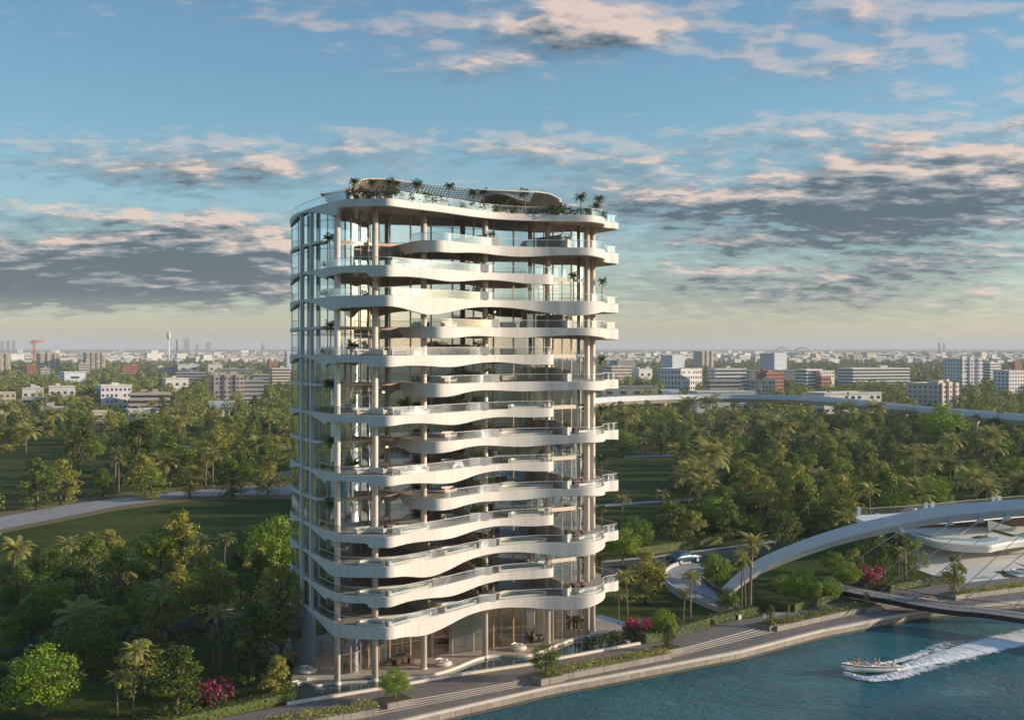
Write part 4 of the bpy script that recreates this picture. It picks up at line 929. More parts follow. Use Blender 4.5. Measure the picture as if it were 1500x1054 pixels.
def treebox(px, py, yt, label, blabel, ws=1.0, k='olive'):
    x, y = g(px, py, 0); x, y = x + .6, y - 1.0; b = MB(); b.box(x, y, -.45, 4.0, 3.2, .93, .62, 0); b.box(x, y, .485, 3.6, 2.8, .03, .62, 1)
    tag(b.build('tree_planter', [M['quay'], M['soil']]), blabel, 'planter')
    h = (py - yt) * y / F; plant(k, x, y, .4, h, ws, label=label)
treebox(573, 1024, 975, 'young tree on the promenade in front of the left corner of the tower', 'square stone planter at the right end of the long bottom left planter', 1.15, 'round')
treebox(793, 990, 941, 'small round young tree on the promenade in front of the middle of the tower', 'square stone planter at the left end of the planter facing the tower', 1.0, 'round')
treebox(971, 949, 914, 'small pale young tree on the promenade in front of the magenta bush', 'square stone planter at the right end of the planter facing the tower', 1.0)
treebox(1122, 914, 886, 'small young tree on the promenade near the foot of the arch', 'square stone planter at the left end of the planter below the arch', 1.0)
treebox(1391, 870, 812, 'young tree with loose crown standing in front of the white plaza', 'square stone planter beside the bridge deck', 1.1)
treebox(1262, 888, 866, 'tiny young tree at the edge of the bridge deck', 'square stone planter under the edge of the bridge deck', .9)
# ---- woodland fill: single trees, thinned where lawns, roads and buildings lie
KEEP = [  # photograph-space outlines of open ground
 [(-20, 655), (130, 662), (230, 680), (240, 705), (150, 735), (-20, 770)], [(-20, 735), (440, 705), (440, 735), (130, 770), (-20, 800)], [(-20, 760), (120, 745), (300, 722), (440, 718), (440, 760), (250, 790), (60, 815), (-20, 820)],
 [(890, 668), (990, 668), (985, 735), (890, 742)], [(880, 742), (1000, 740), (1000, 800), (880, 800)], [(880, 795), (1150, 780), (1190, 800), (1120, 905), (940, 930), (880, 960)], [(1110, 800), (1500, 755), (1500, 900), (1100, 900)],
 [(1250, 655), (1380, 652), (1380, 668), (1250, 670)], [(280, 585), (350, 580), (355, 612), (280, 612)], [(360, 640), (430, 640), (430, 662), (360, 668)]]
def inside(px, py, poly):
    c = False; n = len(poly)
    for i in range(n):
        (x1, y1), (x2, y2) = poly[i], poly[(i + 1) % n]
        if (y1 > py) != (y2 > py) and px < (x2 - x1) * (py - y1) / (y2 - y1) + x1: c = not c
    return c
def blocked(x, y, R_):
    for sx, sy, sr in SITES:
        if 0 < sy - y < 60 + .11 * sy and abs(x * sy / y - sx) < sr * 1.05 and R_.random() < .88: return True
    return False
def fill(x0, x1, y0, y1, n, mind, mix, region):
    R_ = random.Random(region); got = 0; tries = 0
    Ya, Yb = F * CAMH / (y1 - HY), F * CAMH / (y0 - HY)
    while got < n and tries < n * 60:
        tries += 1
        Y_ = math.exp(R_.uniform(math.log(Ya), math.log(Yb))); px = R_.uniform(x0, x1); py = HY + F * CAMH / Y_
        if any(inside(px, py, k) for k in KEEP): continue
        x = (px - CX) / F * Y_
        if any((x - a) ** 2 + (Y_ - b) ** 2 < (mind * (.7 + Y_ / 1500)) ** 2 for a, b in TREES): continue
        if any((x - a) ** 2 + (Y_ - b) ** 2 < r * r for a, b, r in SITES) or blocked(x, Y_, R_): continue
        kd = R_.choices(['olive', 'round', 'fat', 'palm'], mix)[0]
        h = {'olive': R_.uniform(10, 15), 'round': R_.uniform(6.5, 10.5), 'fat': R_.uniform(9, 13), 'palm': R_.uniform(10, 14)}[kd]
        t = plant(kd, x, Y_, -.05, h, R_.uniform(1.05, 1.4)); TREES.append((x, Y_)); got += 1
        auto(t, R_.choice(PHR[kd]), px, py - h * F / Y_ / 2)
    return got
# ---------------------------------------------------------------- the town: every building a thing with walls, roof, windows
SITES = []
def building(name, x0, x1, yb, yt, wall, label, style='grid', a=28, dr=.7, floors=None, cols=None, roof='roofgrey', hut=None, cat='building', bays=0, winm='win'):
    Y_ = F * CAMH / (yb - HY); sc = Y_ / F; ar = math.radians(a)
    w = (x1 - x0) * sc / (math.cos(ar) + dr * abs(math.sin(ar))); d = w * dr; h = (yb - yt) * sc
    xc = ((x0 + x1) / 2 - CX) * sc; 
    t = thing(name, (xc, Y_ + d * .45, 0), ar, label, cat); SITES.append((xc, Y_ + d * .45, max(w, d) * .62))
    MB().box(0, 0, -.3, w, d, h + .3).build('wall', M[wall], t)
    rb = MB(); rb.box(0, 0, h + .003, w + .6, d + .6, .45)
    rf = rb.build('roof', M[roof], t)
    R_ = random.Random(int(x0 * 7 + yb)); pb = MB()
    for sx, sy, lx, ly in ((0, -d / 2 - .1, w + .4, .3), (0, d / 2 + .1, w + .4, .3), (-w / 2 - .1, 0, .3, d - .1), (w / 2 + .1, 0, .3, d - .1)): pb.box(sx, sy, h + .453, lx, ly, .8)
    pb.build('parapet', M[wall], rf)
    if hut is None: hut = R_.random() < .75
    if hut:
        for q in range(R_.randint(1, 2)):
            MB().box(R_.uniform(-.3, .3) * w, R_.uniform(-.25, .25) * d, h + .46, w * R_.uniform(.12, .25), d * R_.uniform(.2, .35), R_.uniform(2.2, 3.6)).build('stair_house', M[wall], rf)
    for q in range(R_.randint(1, 4)):
        MB().box(R_.uniform(-.4, .4) * w, R_.uniform(-.35, .35) * d, h + .455, R_.uniform(1, 2.4), R_.uniform(1, 2.4), R_.uniform(.8, 1.5)).build('roof_unit', M['bgrey'], rf)
    fl = floors or max(1, round(h / 3.8)); fh = h / fl
    if bays:
        for q in range(bays):
            bx = -w / 2 + w * (q + .5) / bays; bw = w / bays * .5
            MB().box(bx, -d / 2 - .9, -.3, bw, 1.8, h + 1.6 + .8 * (q % 2)).build('bay', M[wall], t)
    if style == 'band':
        for k in range(fl):
            b = MB(); b.box(0, 0, k * fh + fh * .38, w + .12, d + .12, fh * .4); b.build('window_band', M[winm], t)
            b = MB(); b.box(0, 0, k * fh + fh * .82, w + 1.6, d + 1.6, fh * .3); b.build('balcony', M[wall], t)
    elif style == 'strip':
        for k in range(fl):
            MB().box(0, 0, k * fh + fh * .4, w + .1, d + .1, fh * .36).build('window_band', M[winm], t)
    elif style == 'grid':
        nc = cols or max(3, round(w / 4.2)); nd = max(2, round(d / 4.5))
        while fl * (nc + nd) > 96: nc = max(2, int(nc * .9)); nd = max(1, int(nd * .85)) if nd > 2 else nd; fl = fl if fl * (nc + nd) <= 96 or nc > 4 else fl - 1; fh = h / fl
        ww = w / nc * .5; wm = MB().box(0, 0, -fh * .24, ww, .16, fh * .46).mesh('window', M[winm]); dm = MB().box(0, 0, -fh * .24, .16, d / nd * .45, fh * .46).mesh('window', M[winm])
        for k in range(fl):
            for c in range(nc):
                if R_.random() < .1: continue
                o = link('window', wm, t); 
                bx = -w / 2 + w * (c + .5) / nc; inb = bays and (int((bx + w / 2) / w * bays + .0) < bays) and abs((bx + w / 2) % (w / bays) - w / bays / 2) < w / bays * .25 + ww / 2
                o.location = (bx, -d / 2 - (1.8 if inb else 0) - .02, (k + .5) * fh)
            for c in range(nd):
                o = link('window', dm, t); o.location = (-w / 2 - .02, -d / 2 + d * (c + .5) / nd, (k + .5) * fh)
    elif style == 'slots':
        nc = cols or 4
        for k in range(fl):
            for c in range(nc): MB().box(-w / 2 + w * (c + .5) / nc, -d / 2 - .02, k * fh + fh * .45, w / nc * .4, .16, fh * .22).build('window', M[winm], t)
    return t
B_ = building
M['bluewin'] = mat('blue_window', (0.06, 0.06, 0.22), (0.09, 0.09, 0.28), .3, .2)
B_('apartment_block', 48, 85, 541, 518, 'bbeige', 'beige apartment block with tall dark recesses near the orange crane', bays=3, cols=4)
B_('apartment_block', 117, 152, 541, 517, 'bbeige', 'sandy castle-like apartment block right of the orange crane', bays=4, cols=5)
B_('building', 111, 131, 547, 533, 'bbeige', 'low beige wing in front of the castle-like apartment block', 'strip')
B_('office_building', 76, 122, 561, 546, 'bblue', 'pale blue-white box building with one dark window on its bright end', 'slots', a=35, dr=1.2, floors=1, cols=1, hut=False)
B_('apartment_block', -8, 14, 543, 519, 'bbeige', 'beige apartment block cut by the left edge of the picture', bays=2)
B_('brick_house', 36, 53, 549, 536, 'brick', 'red brick house below the apartment block with dark recesses', 'strip', roof='brick')
B_('office_building', 56, 72, 551, 540, 'bgrey', 'small grey gridded office block among the trees at the left')
B_('house', 26, 62, 588, 570, 'bwhite', 'long low flat-roofed white house with a wide parapet', 'slots', a=22, dr=.8, floors=1, cols=3)
B_('house', 66, 108, 585, 567, 'bwhite', 'low cream house wing with a cube tower on its roof', 'slots', a=22, dr=.6, floors=1, cols=4, hut=True)
B_('office_building', 29, 66, 603, 584, 'bgrey', 'grey banded office block behind the broad palms on the left', 'band', a=18, dr=.6)
B_('house', -6, 21, 590, 576, 'bbeige', 'low beige house with a row of windows at the left edge', 'grid')
B_('office_building', 134, 189, 600, 566, 'bwhite', 'large bright white building with blue windows on its right part', 'grid', a=30, dr=.8, winm='bluewin', cols=7)
B_('apartment_block', 187, 246, 601, 577, 'bbeige', 'banded beige building beside the large bright white building', 'band', a=15, dr=.45)
B_('house', 131, 155, 628, 604, 'bbeige', 'small beige flat-roofed house with two dark openings between lime trees', 'slots', cols=1, floors=2, hut=False)
B_('house', 181, 230, 617, 601, 'bwhite', 'long low white house among the trees below the banded beige building', 'slots', floors=1, cols=3, hut=False, dr=.5)
B_('house', 40, 96, 624, 599, 'bgrey', 'greyish flat-roofed house behind the broad palms near the left edge', 'band', a=24)
B_('house', -4, 17, 618, 598, 'bwhite', 'small white house behind a palm at the left edge', 'slots', floors=1, cols=2)
B_('brick_house', 174, 200, 549, 536, 'brick', 'red brick house with stepped gables in the trees', 'strip', roof='brick', hut=True)
B_('office_building', 255, 291, 548, 534, 'bwhite', 'white block with a cube on top, left one of the pair below the water tower', 'slots', floors=1, cols=2, hut=True, a=20)
B_('office_building', 301, 325, 548, 534, 'bwhite', 'white block with a cube on top, right one of the pair below the water tower', 'slots', floors=1, cols=2, hut=True, a=20)
B_('house', 226, 256, 548, 538, 'bbeige', 'low pinkish house left of the white blocks with cubes', 'strip', dr=.5)
B_('office_building', 255, 299, 558, 546, 'bgrey', 'dark banded office block below the white blocks with cubes', 'band', a=15, dr=.4)
B_('office_building', 320, 372, 551, 541, 'bgrey', 'long low grey block right of the white blocks with cubes', 'band', a=15, dr=.4)
B_('office_building', 368, 394, 563, 549, 'bgrey', 'grey banded block right of the apartment block with blue windows', 'band', a=15, dr=.5)
B_('house', 392, 424, 562, 540, 'bbeige', 'beige stepped house close to the left side of the tower', 'band', a=26)
B_('brick_house', 390, 407, 540, 530, 'brick', 'small red brick house close to the left side of the tower', 'strip', roof='brick')
B_('office_tower', 416, 434, 542, 516, 'bblue', 'pale blue office tower half hidden by the residential tower', 'grid', cols=5)
B_('apartment_block', 304, 356, 590, 551, 'bbeige', 'big beige apartment block with blue windows and battlement bays', 'grid', a=16, dr=.5, bays=3, winm='bluewin', cols=8)
B_('apartment_block', 354, 386, 589, 558, 'bgrey', 'lower plain wing attached right of the apartment block with blue windows', 'strip', a=16, dr=.6)
B_('house', 234, 274, 572, 555, 'bwhite', 'white flat-roofed house half hidden by trees left of the apartment block with blue windows', 'slots', floors=1, cols=3)
# right of the tower
B_('office_building', 894, 931, 546, 528, 'bgrey', 'grey-white office block with window bands behind the tower edge', 'band')
B_('office_building', 884, 926, 560, 537, 'bbeige', 'beige stepped office block directly beside the right edge of the tower', 'strip')
B_('house', 928, 956, 558, 541, 'bwhite', 'white cubic house left of the white colonnaded block', 'slots', floors=1, cols=2)
B_('office_tower', 969, 1004, 545, 521, 'bblue', 'pale blue-white office tower rising behind the white colonnaded block', 'grid', a=40, dr=.9, cols=6, hut=False)
B_('colonnaded_block', 966, 1031, 572, 541, 'bwhite', 'white colonnaded block with a flat cornice roof', 'grid', a=40, dr=1.0, floors=4, cols=9, hut=False)
B_('apartment_block', 1017, 1047, 538, 515, 'bbeige', 'beige apartment slab on the skyline between two office towers', 'grid', bays=3)
B_('office_building', 1040, 1094, 573, 541, 'bwhite', 'modern white building with long terraces right of the colonnaded block', 'band', a=15, dr=.5, hut=True)
B_('office_building', 1036, 1086, 575, 558, 'bgrey', 'lower grey banded wing in front of the modern white building', 'band', a=12, dr=.3, hut=False)
B_('office_building', 1094, 1166, 558, 543, 'bgrey', 'long grey-white slab behind the red brick house', 'grid', a=10, dr=.25, hut=False)
B_('office_tower', 1116, 1155, 549, 518, 'bblue', 'pale blue-white office tower in the middle of the right skyline', 'grid', a=40, dr=.9, cols=6, hut=False)
B_('brick_house', 1110, 1150, 573, 547, 'brick', 'stepped red brick house in front of the long grey-white slab', 'strip', roof='brick', hut=True)
B_('office_building', 1099, 1136, 580, 558, 'bgrey', 'grey glazed office cube in front of the red brick house', 'grid', a=4, dr=.5, cols=7)
B_('office_building', 1170, 1206, 566, 542, 'bwhite', 'white stepped office block right of the red brick house', 'band')
B_('office_building', 1190, 1224, 566, 544, 'bwhite', 'white gridded office block behind a small brick house', 'grid', hut=False)
B_('brick_house', 1196, 1218, 570, 553, 'brick', 'small red brick house in front of the white gridded office block', 'strip', roof='brick')
B_('hall', 880, 964, 585, 567, 'bbeige', 'long low beige hall with four slot windows beside the tower', 'slots', a=6, dr=.3, floors=1, cols=4, hut=False)
B_('hall', 1012, 1108, 604, 575, 'bwhite', 'bright white hall behind the elevated road, left of the pair', 'slots', a=12, dr=.4, floors=2, cols=5, hut=False)
B_('hall', 1186, 1296, 605, 577, 'bwhite', 'bright white hall behind the elevated road, right of the pair', 'grid', a=20, dr=.5, floors=3, cols=9, hut=False)
B_('office_building', 1233, 1337, 563, 540, 'bwhite', 'wide layered white building with terraces on the right', 'band', a=18, dr=.4, hut=True)
B_('apartment_block', 1390, 1443, 567, 526, 'bwhite', 'tall white apartment block with blue windows near the right edge', 'grid', a=22, bays=3, winm='bluewin', cols=7)
B_('office_building', 1441, 1468, 556, 532, 'bwhite', 'white terraced block behind the tall white apartment block', 'band')
B_('apartment_block', 1461, 1510, 576, 544, 'bwhite', 'white apartment block cut by the right edge of the picture', 'grid', winm='bluewin', cols=7)
B_('brick_house', 1480, 1499, 545, 531, 'brick', 'red brick house at the right edge of the picture', 'strip', roof='brick')
B_('apartment_block', 1337, 1412, 598, 563, 'bbeige', 'pale apartment block with battlement bays just beyond the elevated road', 'grid', a=40, dr=.9, bays=3, cols=7, winm='bluewin')
# hut with gabled sheet-metal roof
def hut(x0, x1, yb, yt, label):
    Y_ = F * CAMH / (yb - HY); sc = Y_ / F; w = (x1 - x0) * sc * .85; d = w * .6; h = (yb - yt) * sc; xc = ((x0 + x1) / 2 - CX) * sc
    t = thing('hut', (xc, Y_ + d / 2, 0), math.radians(30), label, 'hut'); SITES.append((xc, Y_ + d / 2, w * .6))
    MB().box(0, 0, -.2, w * .86, d * .86, h * .55 + .2).build('wall', M['bbeige'], t)
    b = MB(); rw, rd = w / 2, d / 2
    for s_ in (-1, 1): b.add([(-rw, s_ * rd, h * .5), (rw, s_ * rd, h * .5), (rw, 0, h), (-rw, 0, h), (-rw, s_ * rd, h * .5 - .25), (rw, s_ * rd, h * .5 - .25), (rw, 0, h - .25), (-rw, 0, h - .25)], [(0, 1, 2, 3), (4, 5, 6, 7), (0, 1, 5, 4), (1, 2, 6, 5), (0, 3, 7, 4)])
    b.build('roof', M['roofmetal'], t)
    for k in range(4): MB().box(-w * .43 + w * .86 * (k + .5) / 4, -d * .43 - .03, 1, w * .12, .1, h * .3).build('window', M['win'], t)
    g_ = MB()
    for s_ in (-1, 1): g_.add([(s_ * w * .43, -d * .43, h * .55), (s_ * w * .43, d * .43, h * .55), (s_ * w * .43, 0, h * .93)], [(0, 1, 2)])
    g_.build('gable', M['wood'], t)
hut(298, 345, 610, 587, 'low hut with a grey gabled sheet-metal roof among the trees on the left')
hut(962, 1002, 584, 570, 'dark low pavilion roof in front of the white colonnaded block')
# white elevated road on piers
er_top = [(860, 585, 720), (900, 582, 742), (960, 579.5, 770), (1040, 578, 790), (1120, 578.5, 790), (1200, 581.5, 765), (1270, 588, 730), (1330, 594.5, 690), (1400, 600, 640), (1470, 605.5, 600), (1540, 611, 565), (1640, 620, 520)]
tp = smooth([wp(a, b, c) for a, b, c in er_top], 8)
P2 = [(x, y) for x, y, z in tp]; zt = [z for _, _, z in tp]
er = thing('elevated_road', (0, 0, 0), 0, 'long curving white elevated road on piers crossing above the wood on the right', 'elevated road')
Wd = 8.5
na = [(p[0] + n_[0] * Wd, p[1] + n_[1] * Wd) for p, n_ in zip(P2, normals2(P2, False))]
if na[20][1] < P2[20][1]: na = [(p[0] - n_[0] * Wd, p[1] - n_[1] * Wd) for p, n_ in zip(P2, normals2(P2, False))]
A = lambda P, dz: [(x, y, z + dz) for (x, y), z in zip(P, zt)]
inn = lerp2(P2, na, .06); inn2 = lerp2(P2, na, .94); i3 = lerp2(P2, na, .25); i4 = lerp2(P2, na, .75)
b = MB(); b.strip(A(inn, -1.2), A(inn2, -1.2), 0); b.build('deck', M['asphalt'], er)
b = MB(); b.strip(A(P2, -2.6), A(P2, 0), 0); b.strip(A(P2, 0), A(inn, 0), 0); b.strip(A(inn, 0), A(inn, -1.25), 0)
b.strip(A(na, 0), A(na, -2.6), 0); b.strip(A(inn2, 0), A(na, 0), 0); b.strip(A(inn2, -1.25), A(inn2, 0), 0); b.build('parapet', M['bblue'], er)
b = MB(); b.strip(A(i3, -5.0), A(P2, -2.6), 0); b.strip(A(i4, -5.0), A(i3, -5.0), 0); b.strip(A(na, -2.6), A(i4, -5.0), 0); b.build('girder', M['bbeige'], er)
for i in range(6, len(P2) - 3, 12):
    x, y = lerp2(P2, na, .5)[i]; h = zt[i] - 4.9
    b = MB(); b.tube([(x, y, -.3), (x, y, h - 3), (x, y, h)], [1.1, 1.1, 2.6], 12); b.build('pier', M['bbeige'], er)
for px, py, yy in ((1115, 577, 786), (1242, 586, 742)):
    x, y, z = wp(px, py, yy)
    sg_ = thing('signal_mast', (x, y, z), 0, f'small red and white signal mast on the elevated road, the {"left" if px < 1200 else "right"} one of two', 'signal mast')
    MB().tube([(0, 0, -1.2), (0, 0, 4.2)], .12, 6).build('pole', M['steel'], sg_); MB().box(0, 0, 2.4, 1.0, .25, 2.6).build('panel', M['white'], sg_); MB().box(0, -.16, 4.2, .8, .05, .6).build('lamp_head', M['red'], sg_)
# far landmarks
def watertower(px, yb, yt):
    Y_ = 3300; x = (px - CX) / F * Y_; h = CAMH + (HY - yt) * Y_ / F
    t = thing('water_tower', (x, Y_, 0), 0, 'tall slim white water tower with a yellow cup top on the left skyline', 'water tower')
    MB().tube([(0, 0, -1), (0, 0, h * .8)], [2.4, 1.9], 14).build('shaft', M['white'], t); MB().lathe(0, 0, [(1.9, h * .78), (4.8, h * .85), (5.0, h * .97), (3.8, h)], 16).build('tank', M['cloth'], t)
watertower(247, 0, 487)
def crane():
    Y_ = 3000; x = (50 - CX) / F * Y_; zt_ = CAMH + (HY - 501) * Y_ / F
    t = thing('tower_crane', (x, Y_, 0), .3, 'orange tower crane on the left skyline', 'crane'); b = MB()
    for sx in (-2, 2):
        for sy in (-2, 2): b.box(sx, sy, -1, 1.3, 1.3, zt_ + 1)
    for k in range(12):
        z0 = zt_ * k / 12
        for s_ in (-2, 2): b.tube([(-2, s_, z0), (2, s_, z0 + zt_ / 12)], .6, 4); b.tube([(s_, -2, z0), (s_, 2, z0 + zt_ / 12)], .6, 4)
    b.build('mast', M['orange'], t)
    b = MB(); 
    for zz in (0, 4.5): b.tube([(-8, 0, zt_ + zz), (25, 0, zt_ + zz * .6)], 1.0, 5)
    for k in range(9): b.tube([(-8 + k * 3.6, 0, zt_), (-6 + k * 3.6, 0, zt_ + 4)], .5, 4)
    b.build('jib', M['orange'], t); MB().box(-7, 0, zt_ - 4, 5, 3, 5).build('counterweight', M['bgrey'], t)
crane()
sky_b = [(3, 499, 6, 'pale grey high-rise at the far left skyline'), (12, 498, 6, 'pale high-rise standing next to the far left one'), (20, 498, 6, 'third pale high-rise from the left on the skyline'), (259, 497, 3, 'thin bluish tower just right of the water tower'), (273, 494, 9, 'broad beige high-rise right of the water tower'),
         (289, 503, 5, 'low beige block on the skyline right of the broad high-rise'), (305, 501, 8, 'squat beige high-rise farther right on the left skyline'), (385, 503, 5, 'small slim tower on the skyline close to the residential tower'), (1376, 502, 3, 'left one of the twin towers on the right horizon'), (1383, 502, 3, 'right one of the twin towers on the right horizon')]
for px, yt, wpx, lb in sky_b:
    Y_ = 7600 + (px % 7) * 150; h = CAMH + (HY - yt) * Y_ / F; w = wpx * Y_ / F
    t = thing('high_rise', ((px - CX) / F * Y_, Y_, 0), .4, lb, 'high-rise'); SITES.append(((px - CX) / F * Y_, Y_, 30))
    MB().box(0, 0, -1, w * .8, w * .6, h + 1).build('wall', M['bbeige'] if px in (273, 289, 305) else M['bgrey'], t)
    for k in range(6): MB().box(0, 0, h * (.1 + k * .145), w * .8 + .4, w * .6 + .4, h * .05).build('window_band', M['win'], t)
    MB().box(0, 0, h + .003, w * .3, w * .3, 3).build('roof', M['bgrey'], t)
t = thing('stadium', ((1158 - CX) / F * 5200, 5200, 0), 0, 'pale stadium with two arches far off on the right horizon', 'stadium')
MB().lathe(0, 0, [(58, -1), (66, 14), (70, 22), (52, 24)], 40, sx=1.25, caps=False).build('bowl', M['bwhite'], t)
for dx, r in ((-40, 38), (48, 44)): MB().tube([(dx + r * math.cos(a_ * math.pi / 14), -20, 10 + 34 * math.sin(a_ * math.pi / 14)) for a_ in range(15)], 3.2, 6).build('arch', M['white'], t)
t = thing('radio_mast', ((1329 - CX) / F * 4300, 4300, 0), 0, 'thin pale radio mast on the right skyline', 'mast'); MB().tube([(0, 0, -1), (0, 0, 60)], [1.3, .5], 6).build('pole', M['white'], t); MB().box(0, 0, -.5, 6, 6, 3).build('base', M['bgrey'], t)
# distant town and distant wood: uncountable, one object each
def distant_town():
    b = MB(); R_ = random.Random(9); b2 = MB()
    for i in range(2300):
        Y_ = math.exp(R_.uniform(math.log(3600), math.log(8800))); px = R_.uniform(-420, 1900); x = (px - CX) / F * Y_
        big = R_.random(); w = R_.uniform(14, 46) * (1 + Y_ / 12000); d = R_.uniform(12, 30); h = R_.uniform(6, 14) if big < .9 else R_.uniform(16, 30)
        (b if R_.random() < .5 else b2).box(x, Y_, -.5, w * .8, d, h * .9 + .5, R_.uniform(.2, .8))
    for i in range(260):
        Y_ = R_.uniform(3500, 4300); px = R_.uniform(-40, 560) if i % 3 else R_.uniform(880, 1540); x = (px - CX) / F * Y_
        b.box(x, Y_, -.5, R_.uniform(14, 50), R_.uniform(14, 30), R_.uniform(7, 13), R_.uniform(.3, .6))
    for q, mm in ((b, 'bwhite'), (b2, 'bbeige')): pass
    n1 = len(b.v); b.v += b2.v; b.f += [[i + n1 for i in fc] for fc in b2.f]; b.m += [1] * len(b2.f); b.s += b2.s
    tag(b.build('distant_town', [M['bwhite'], M['bbeige']]), 'bright low town fading into haze along the horizon', 'town', kind='stuff')
distant_town()
def distant_wood():
    RB = random.Random(6); R_ = np.random.default_rng(5); C_, N_, Z_ = [], [], []
    n = 8600; Yt = np.exp(R_.uniform(np.log(660), np.log(9000), n)); px = R_.uniform(-420, 1900, n)
    Y2 = np.exp(R_.uniform(np.log(235), np.log(660), 900)); p2_ = np.where(np.arange(900) < 420, R_.uniform(465, 835, 900), np.where(np.arange(900) < 680, R_.uniform(-420, -30, 900), R_.uniform(1540, 1900, 900)))
    k2 = ~((p2_ > 1500) & (Y2 < 330)) & ~((p2_ < 0) & (Y2 > 325) & (Y2 < 375)); Yt = np.concatenate([Yt, Y2[k2]]); px = np.concatenate([px, p2_[k2]]); X_ = (px - CX) / F * Yt
    st = np.array(SITES)
    for x, y in zip(X_, Yt):
        k_ = np.hypot(st[:, 0] - x, st[:, 1] - y) < st[:, 2]
        if k_.any(): continue
        if blocked(x, y, RB) or math.hypot(x + 5, y - 190) < 42: continue
        h = R_.uniform(7, 13); r = h * .5; nl = int(np.clip(260 * 1000 / y, 36, 900)); sz = .85 * (max(y, 260) / 1000) ** .7
        d = R_.normal(size=(nl, 3)); d[:, 2] = np.abs(d[:, 2]) * 1.1 - .25; d /= np.linalg.norm(d, axis=1, keepdims=True)
        lump = 1 + .28 * np.sin(d[:, :1] * 5 + x) * np.cos(d[:, 1:2] * 5 + y)
        C_.append(np.array([x, y, h * .42]) + d * lump * np.array([r, r, h * .55]) * R_.uniform(.75, 1.02, (nl, 1))); N_.append(d + R_.normal(size=(nl, 3)) * .5); Z_.append(np.full(nl, sz * 1.5) * R_.uniform(.7, 1.3, nl))
    me = leafmesh('distant_wood', np.concatenate(C_), np.concatenate(N_), np.concatenate(Z_), [M['leaf_far']], aspect=.8)
    tag(link('distant_wood', me), 'far woodland between the houses up to the horizon', 'wood', kind='stuff')
distant_wood()
fill(-15, 432, 598, 735, 190, 5.5, (4, 4, 1, .6), 1)
fill(884, 1520, 608, 800, 320, 6.0, (3.3, 4.2, 1.2, .5), 2)
fill(-15, 432, 575, 600, 24, 8, (4, 4, 1, 0), 3)
fill(-10, 425, 850, 1000, 16, 7.5, (4, 5, 0, 1), 5)
# ---------------------------------------------------------------- footbridge with its arch
M['archw'] = mat('arch_paint', (0.58, 0.59, 0.62), (0.64, 0.65, 0.67), .4, .5)
M['bdeck'] = mat('bridge_paving', (0.24, 0.23, 0.23), (0.32, 0.30, 0.29), .8, .8)
br = thing('footbridge', (0, 0, 0), 0, 'footbridge with a leaning white arch, thin cables and a dark railed deck over the river', 'bridge')
at_ = [(1052, 866, 225), (1077, 842, 224.8), (1102, 823.5, 224.6), (1127, 810, 224.4), (1164, 795, 224), (1200, 782, 223.6), (1239, 770, 223.2), (1294, 757, 222.6), (1363, 743, 222), (1437, 735, 221), (1500, 730.5, 220), (1570, 729, 219), (1680, 737, 217), (1800, 760, 215), (1920, 800, 213), (2010, 850, 211), (2040, 880, 211)]
ap = smooth([wp(*q) for q in at_], 5)
secs = [(0, 0), (-1.5, -1.6), (0.3, -3.2), (1.6, -2.4)]
b = MB(); n = len(ap)
for k in range(4):
    k2 = (k + 1) % 4
    def row(kk): return [(x - secs[kk][0] * .25, y + secs[kk][0] * 1.0, z + secs[kk][1] * (1.0 - .25 * max(0, (x - 85) / 60 if x < 145 else 0))) for x, y, z in ap]
    b.strip(row(k2), row(k), 0, False)
b.build('arch', M['archw'], br)
dk = [(1140, 846), (1205, 854), (1264, 866), (1313, 875), (1387, 888), (1500, 901)]
dp = [g(a, c, 1.6) for a, c in dk] + [(112, 172), (160, 120), (215, 55)]
dp = smooth(dp, 8); dzs = [.55 + 1.05 * min(1, i / 8) for i in range(len(dp))]
l_, r_ = offset(dp, 2.4, False), offset(dp, -2.4, False)
zz = lambda P, dz: [(x, y, z + dz) for (x, y), z in zip(P, dzs)]
b = MB(); b.strip(zz(l_, 0), zz(r_, 0), 0); b.strip(zz(l_, -.85), zz(l_, 0), 1); b.strip(zz(r_, 0), zz(r_, -.85), 1); b.strip(zz(r_, -.85), zz(l_, -.85), 1)
b.poly([zz(l_, 0)[0], zz(r_, 0)[0], zz(r_, -.85)[0], zz(l_, -.85)[0]], 1); b.build('deck', [M['bdeck'], M['metal']], br)
for P in (offset(dp, 2.25, False), offset(dp, -2.25, False)):
    b = MB(); b.tube(zz(P, 1.1), .045, 5); b.tube(zz(P, .55), .02, 4)
    for i in range(0, len(P), 3): b.tube([(P[i][0], P[i][1], dzs[i] - .1), (P[i][0], P[i][1], dzs[i] + 1.1)], .03, 5)
    b.build('railing', M['metal'], br)
for i in (52,):
    if i < len(dp): MB().tube([(dp[i][0], dp[i][1], -3), (dp[i][0], dp[i][1], dzs[i] - .8)], .7, 12).build('pier', M['concrete'], br)
cab = [(1325, 770, 1207, 841), (1389, 768, 1262, 851), (1432, 763, 1290, 857), (1476, 759, 1328, 862), (1520, 757, 1385, 872), (1565, 756, 1405, 877), (1620, 760, 1478, 889), (1680, 766, 1540, 900)]
def on_arch(px):
    return min(ap, key=lambda p: abs(proj(*p)[0] - px))
far_edge = offset(dp, 2.2, False)
if far_edge[20][1] < dp[20][1]: far_edge = offset(dp, -2.2, False)
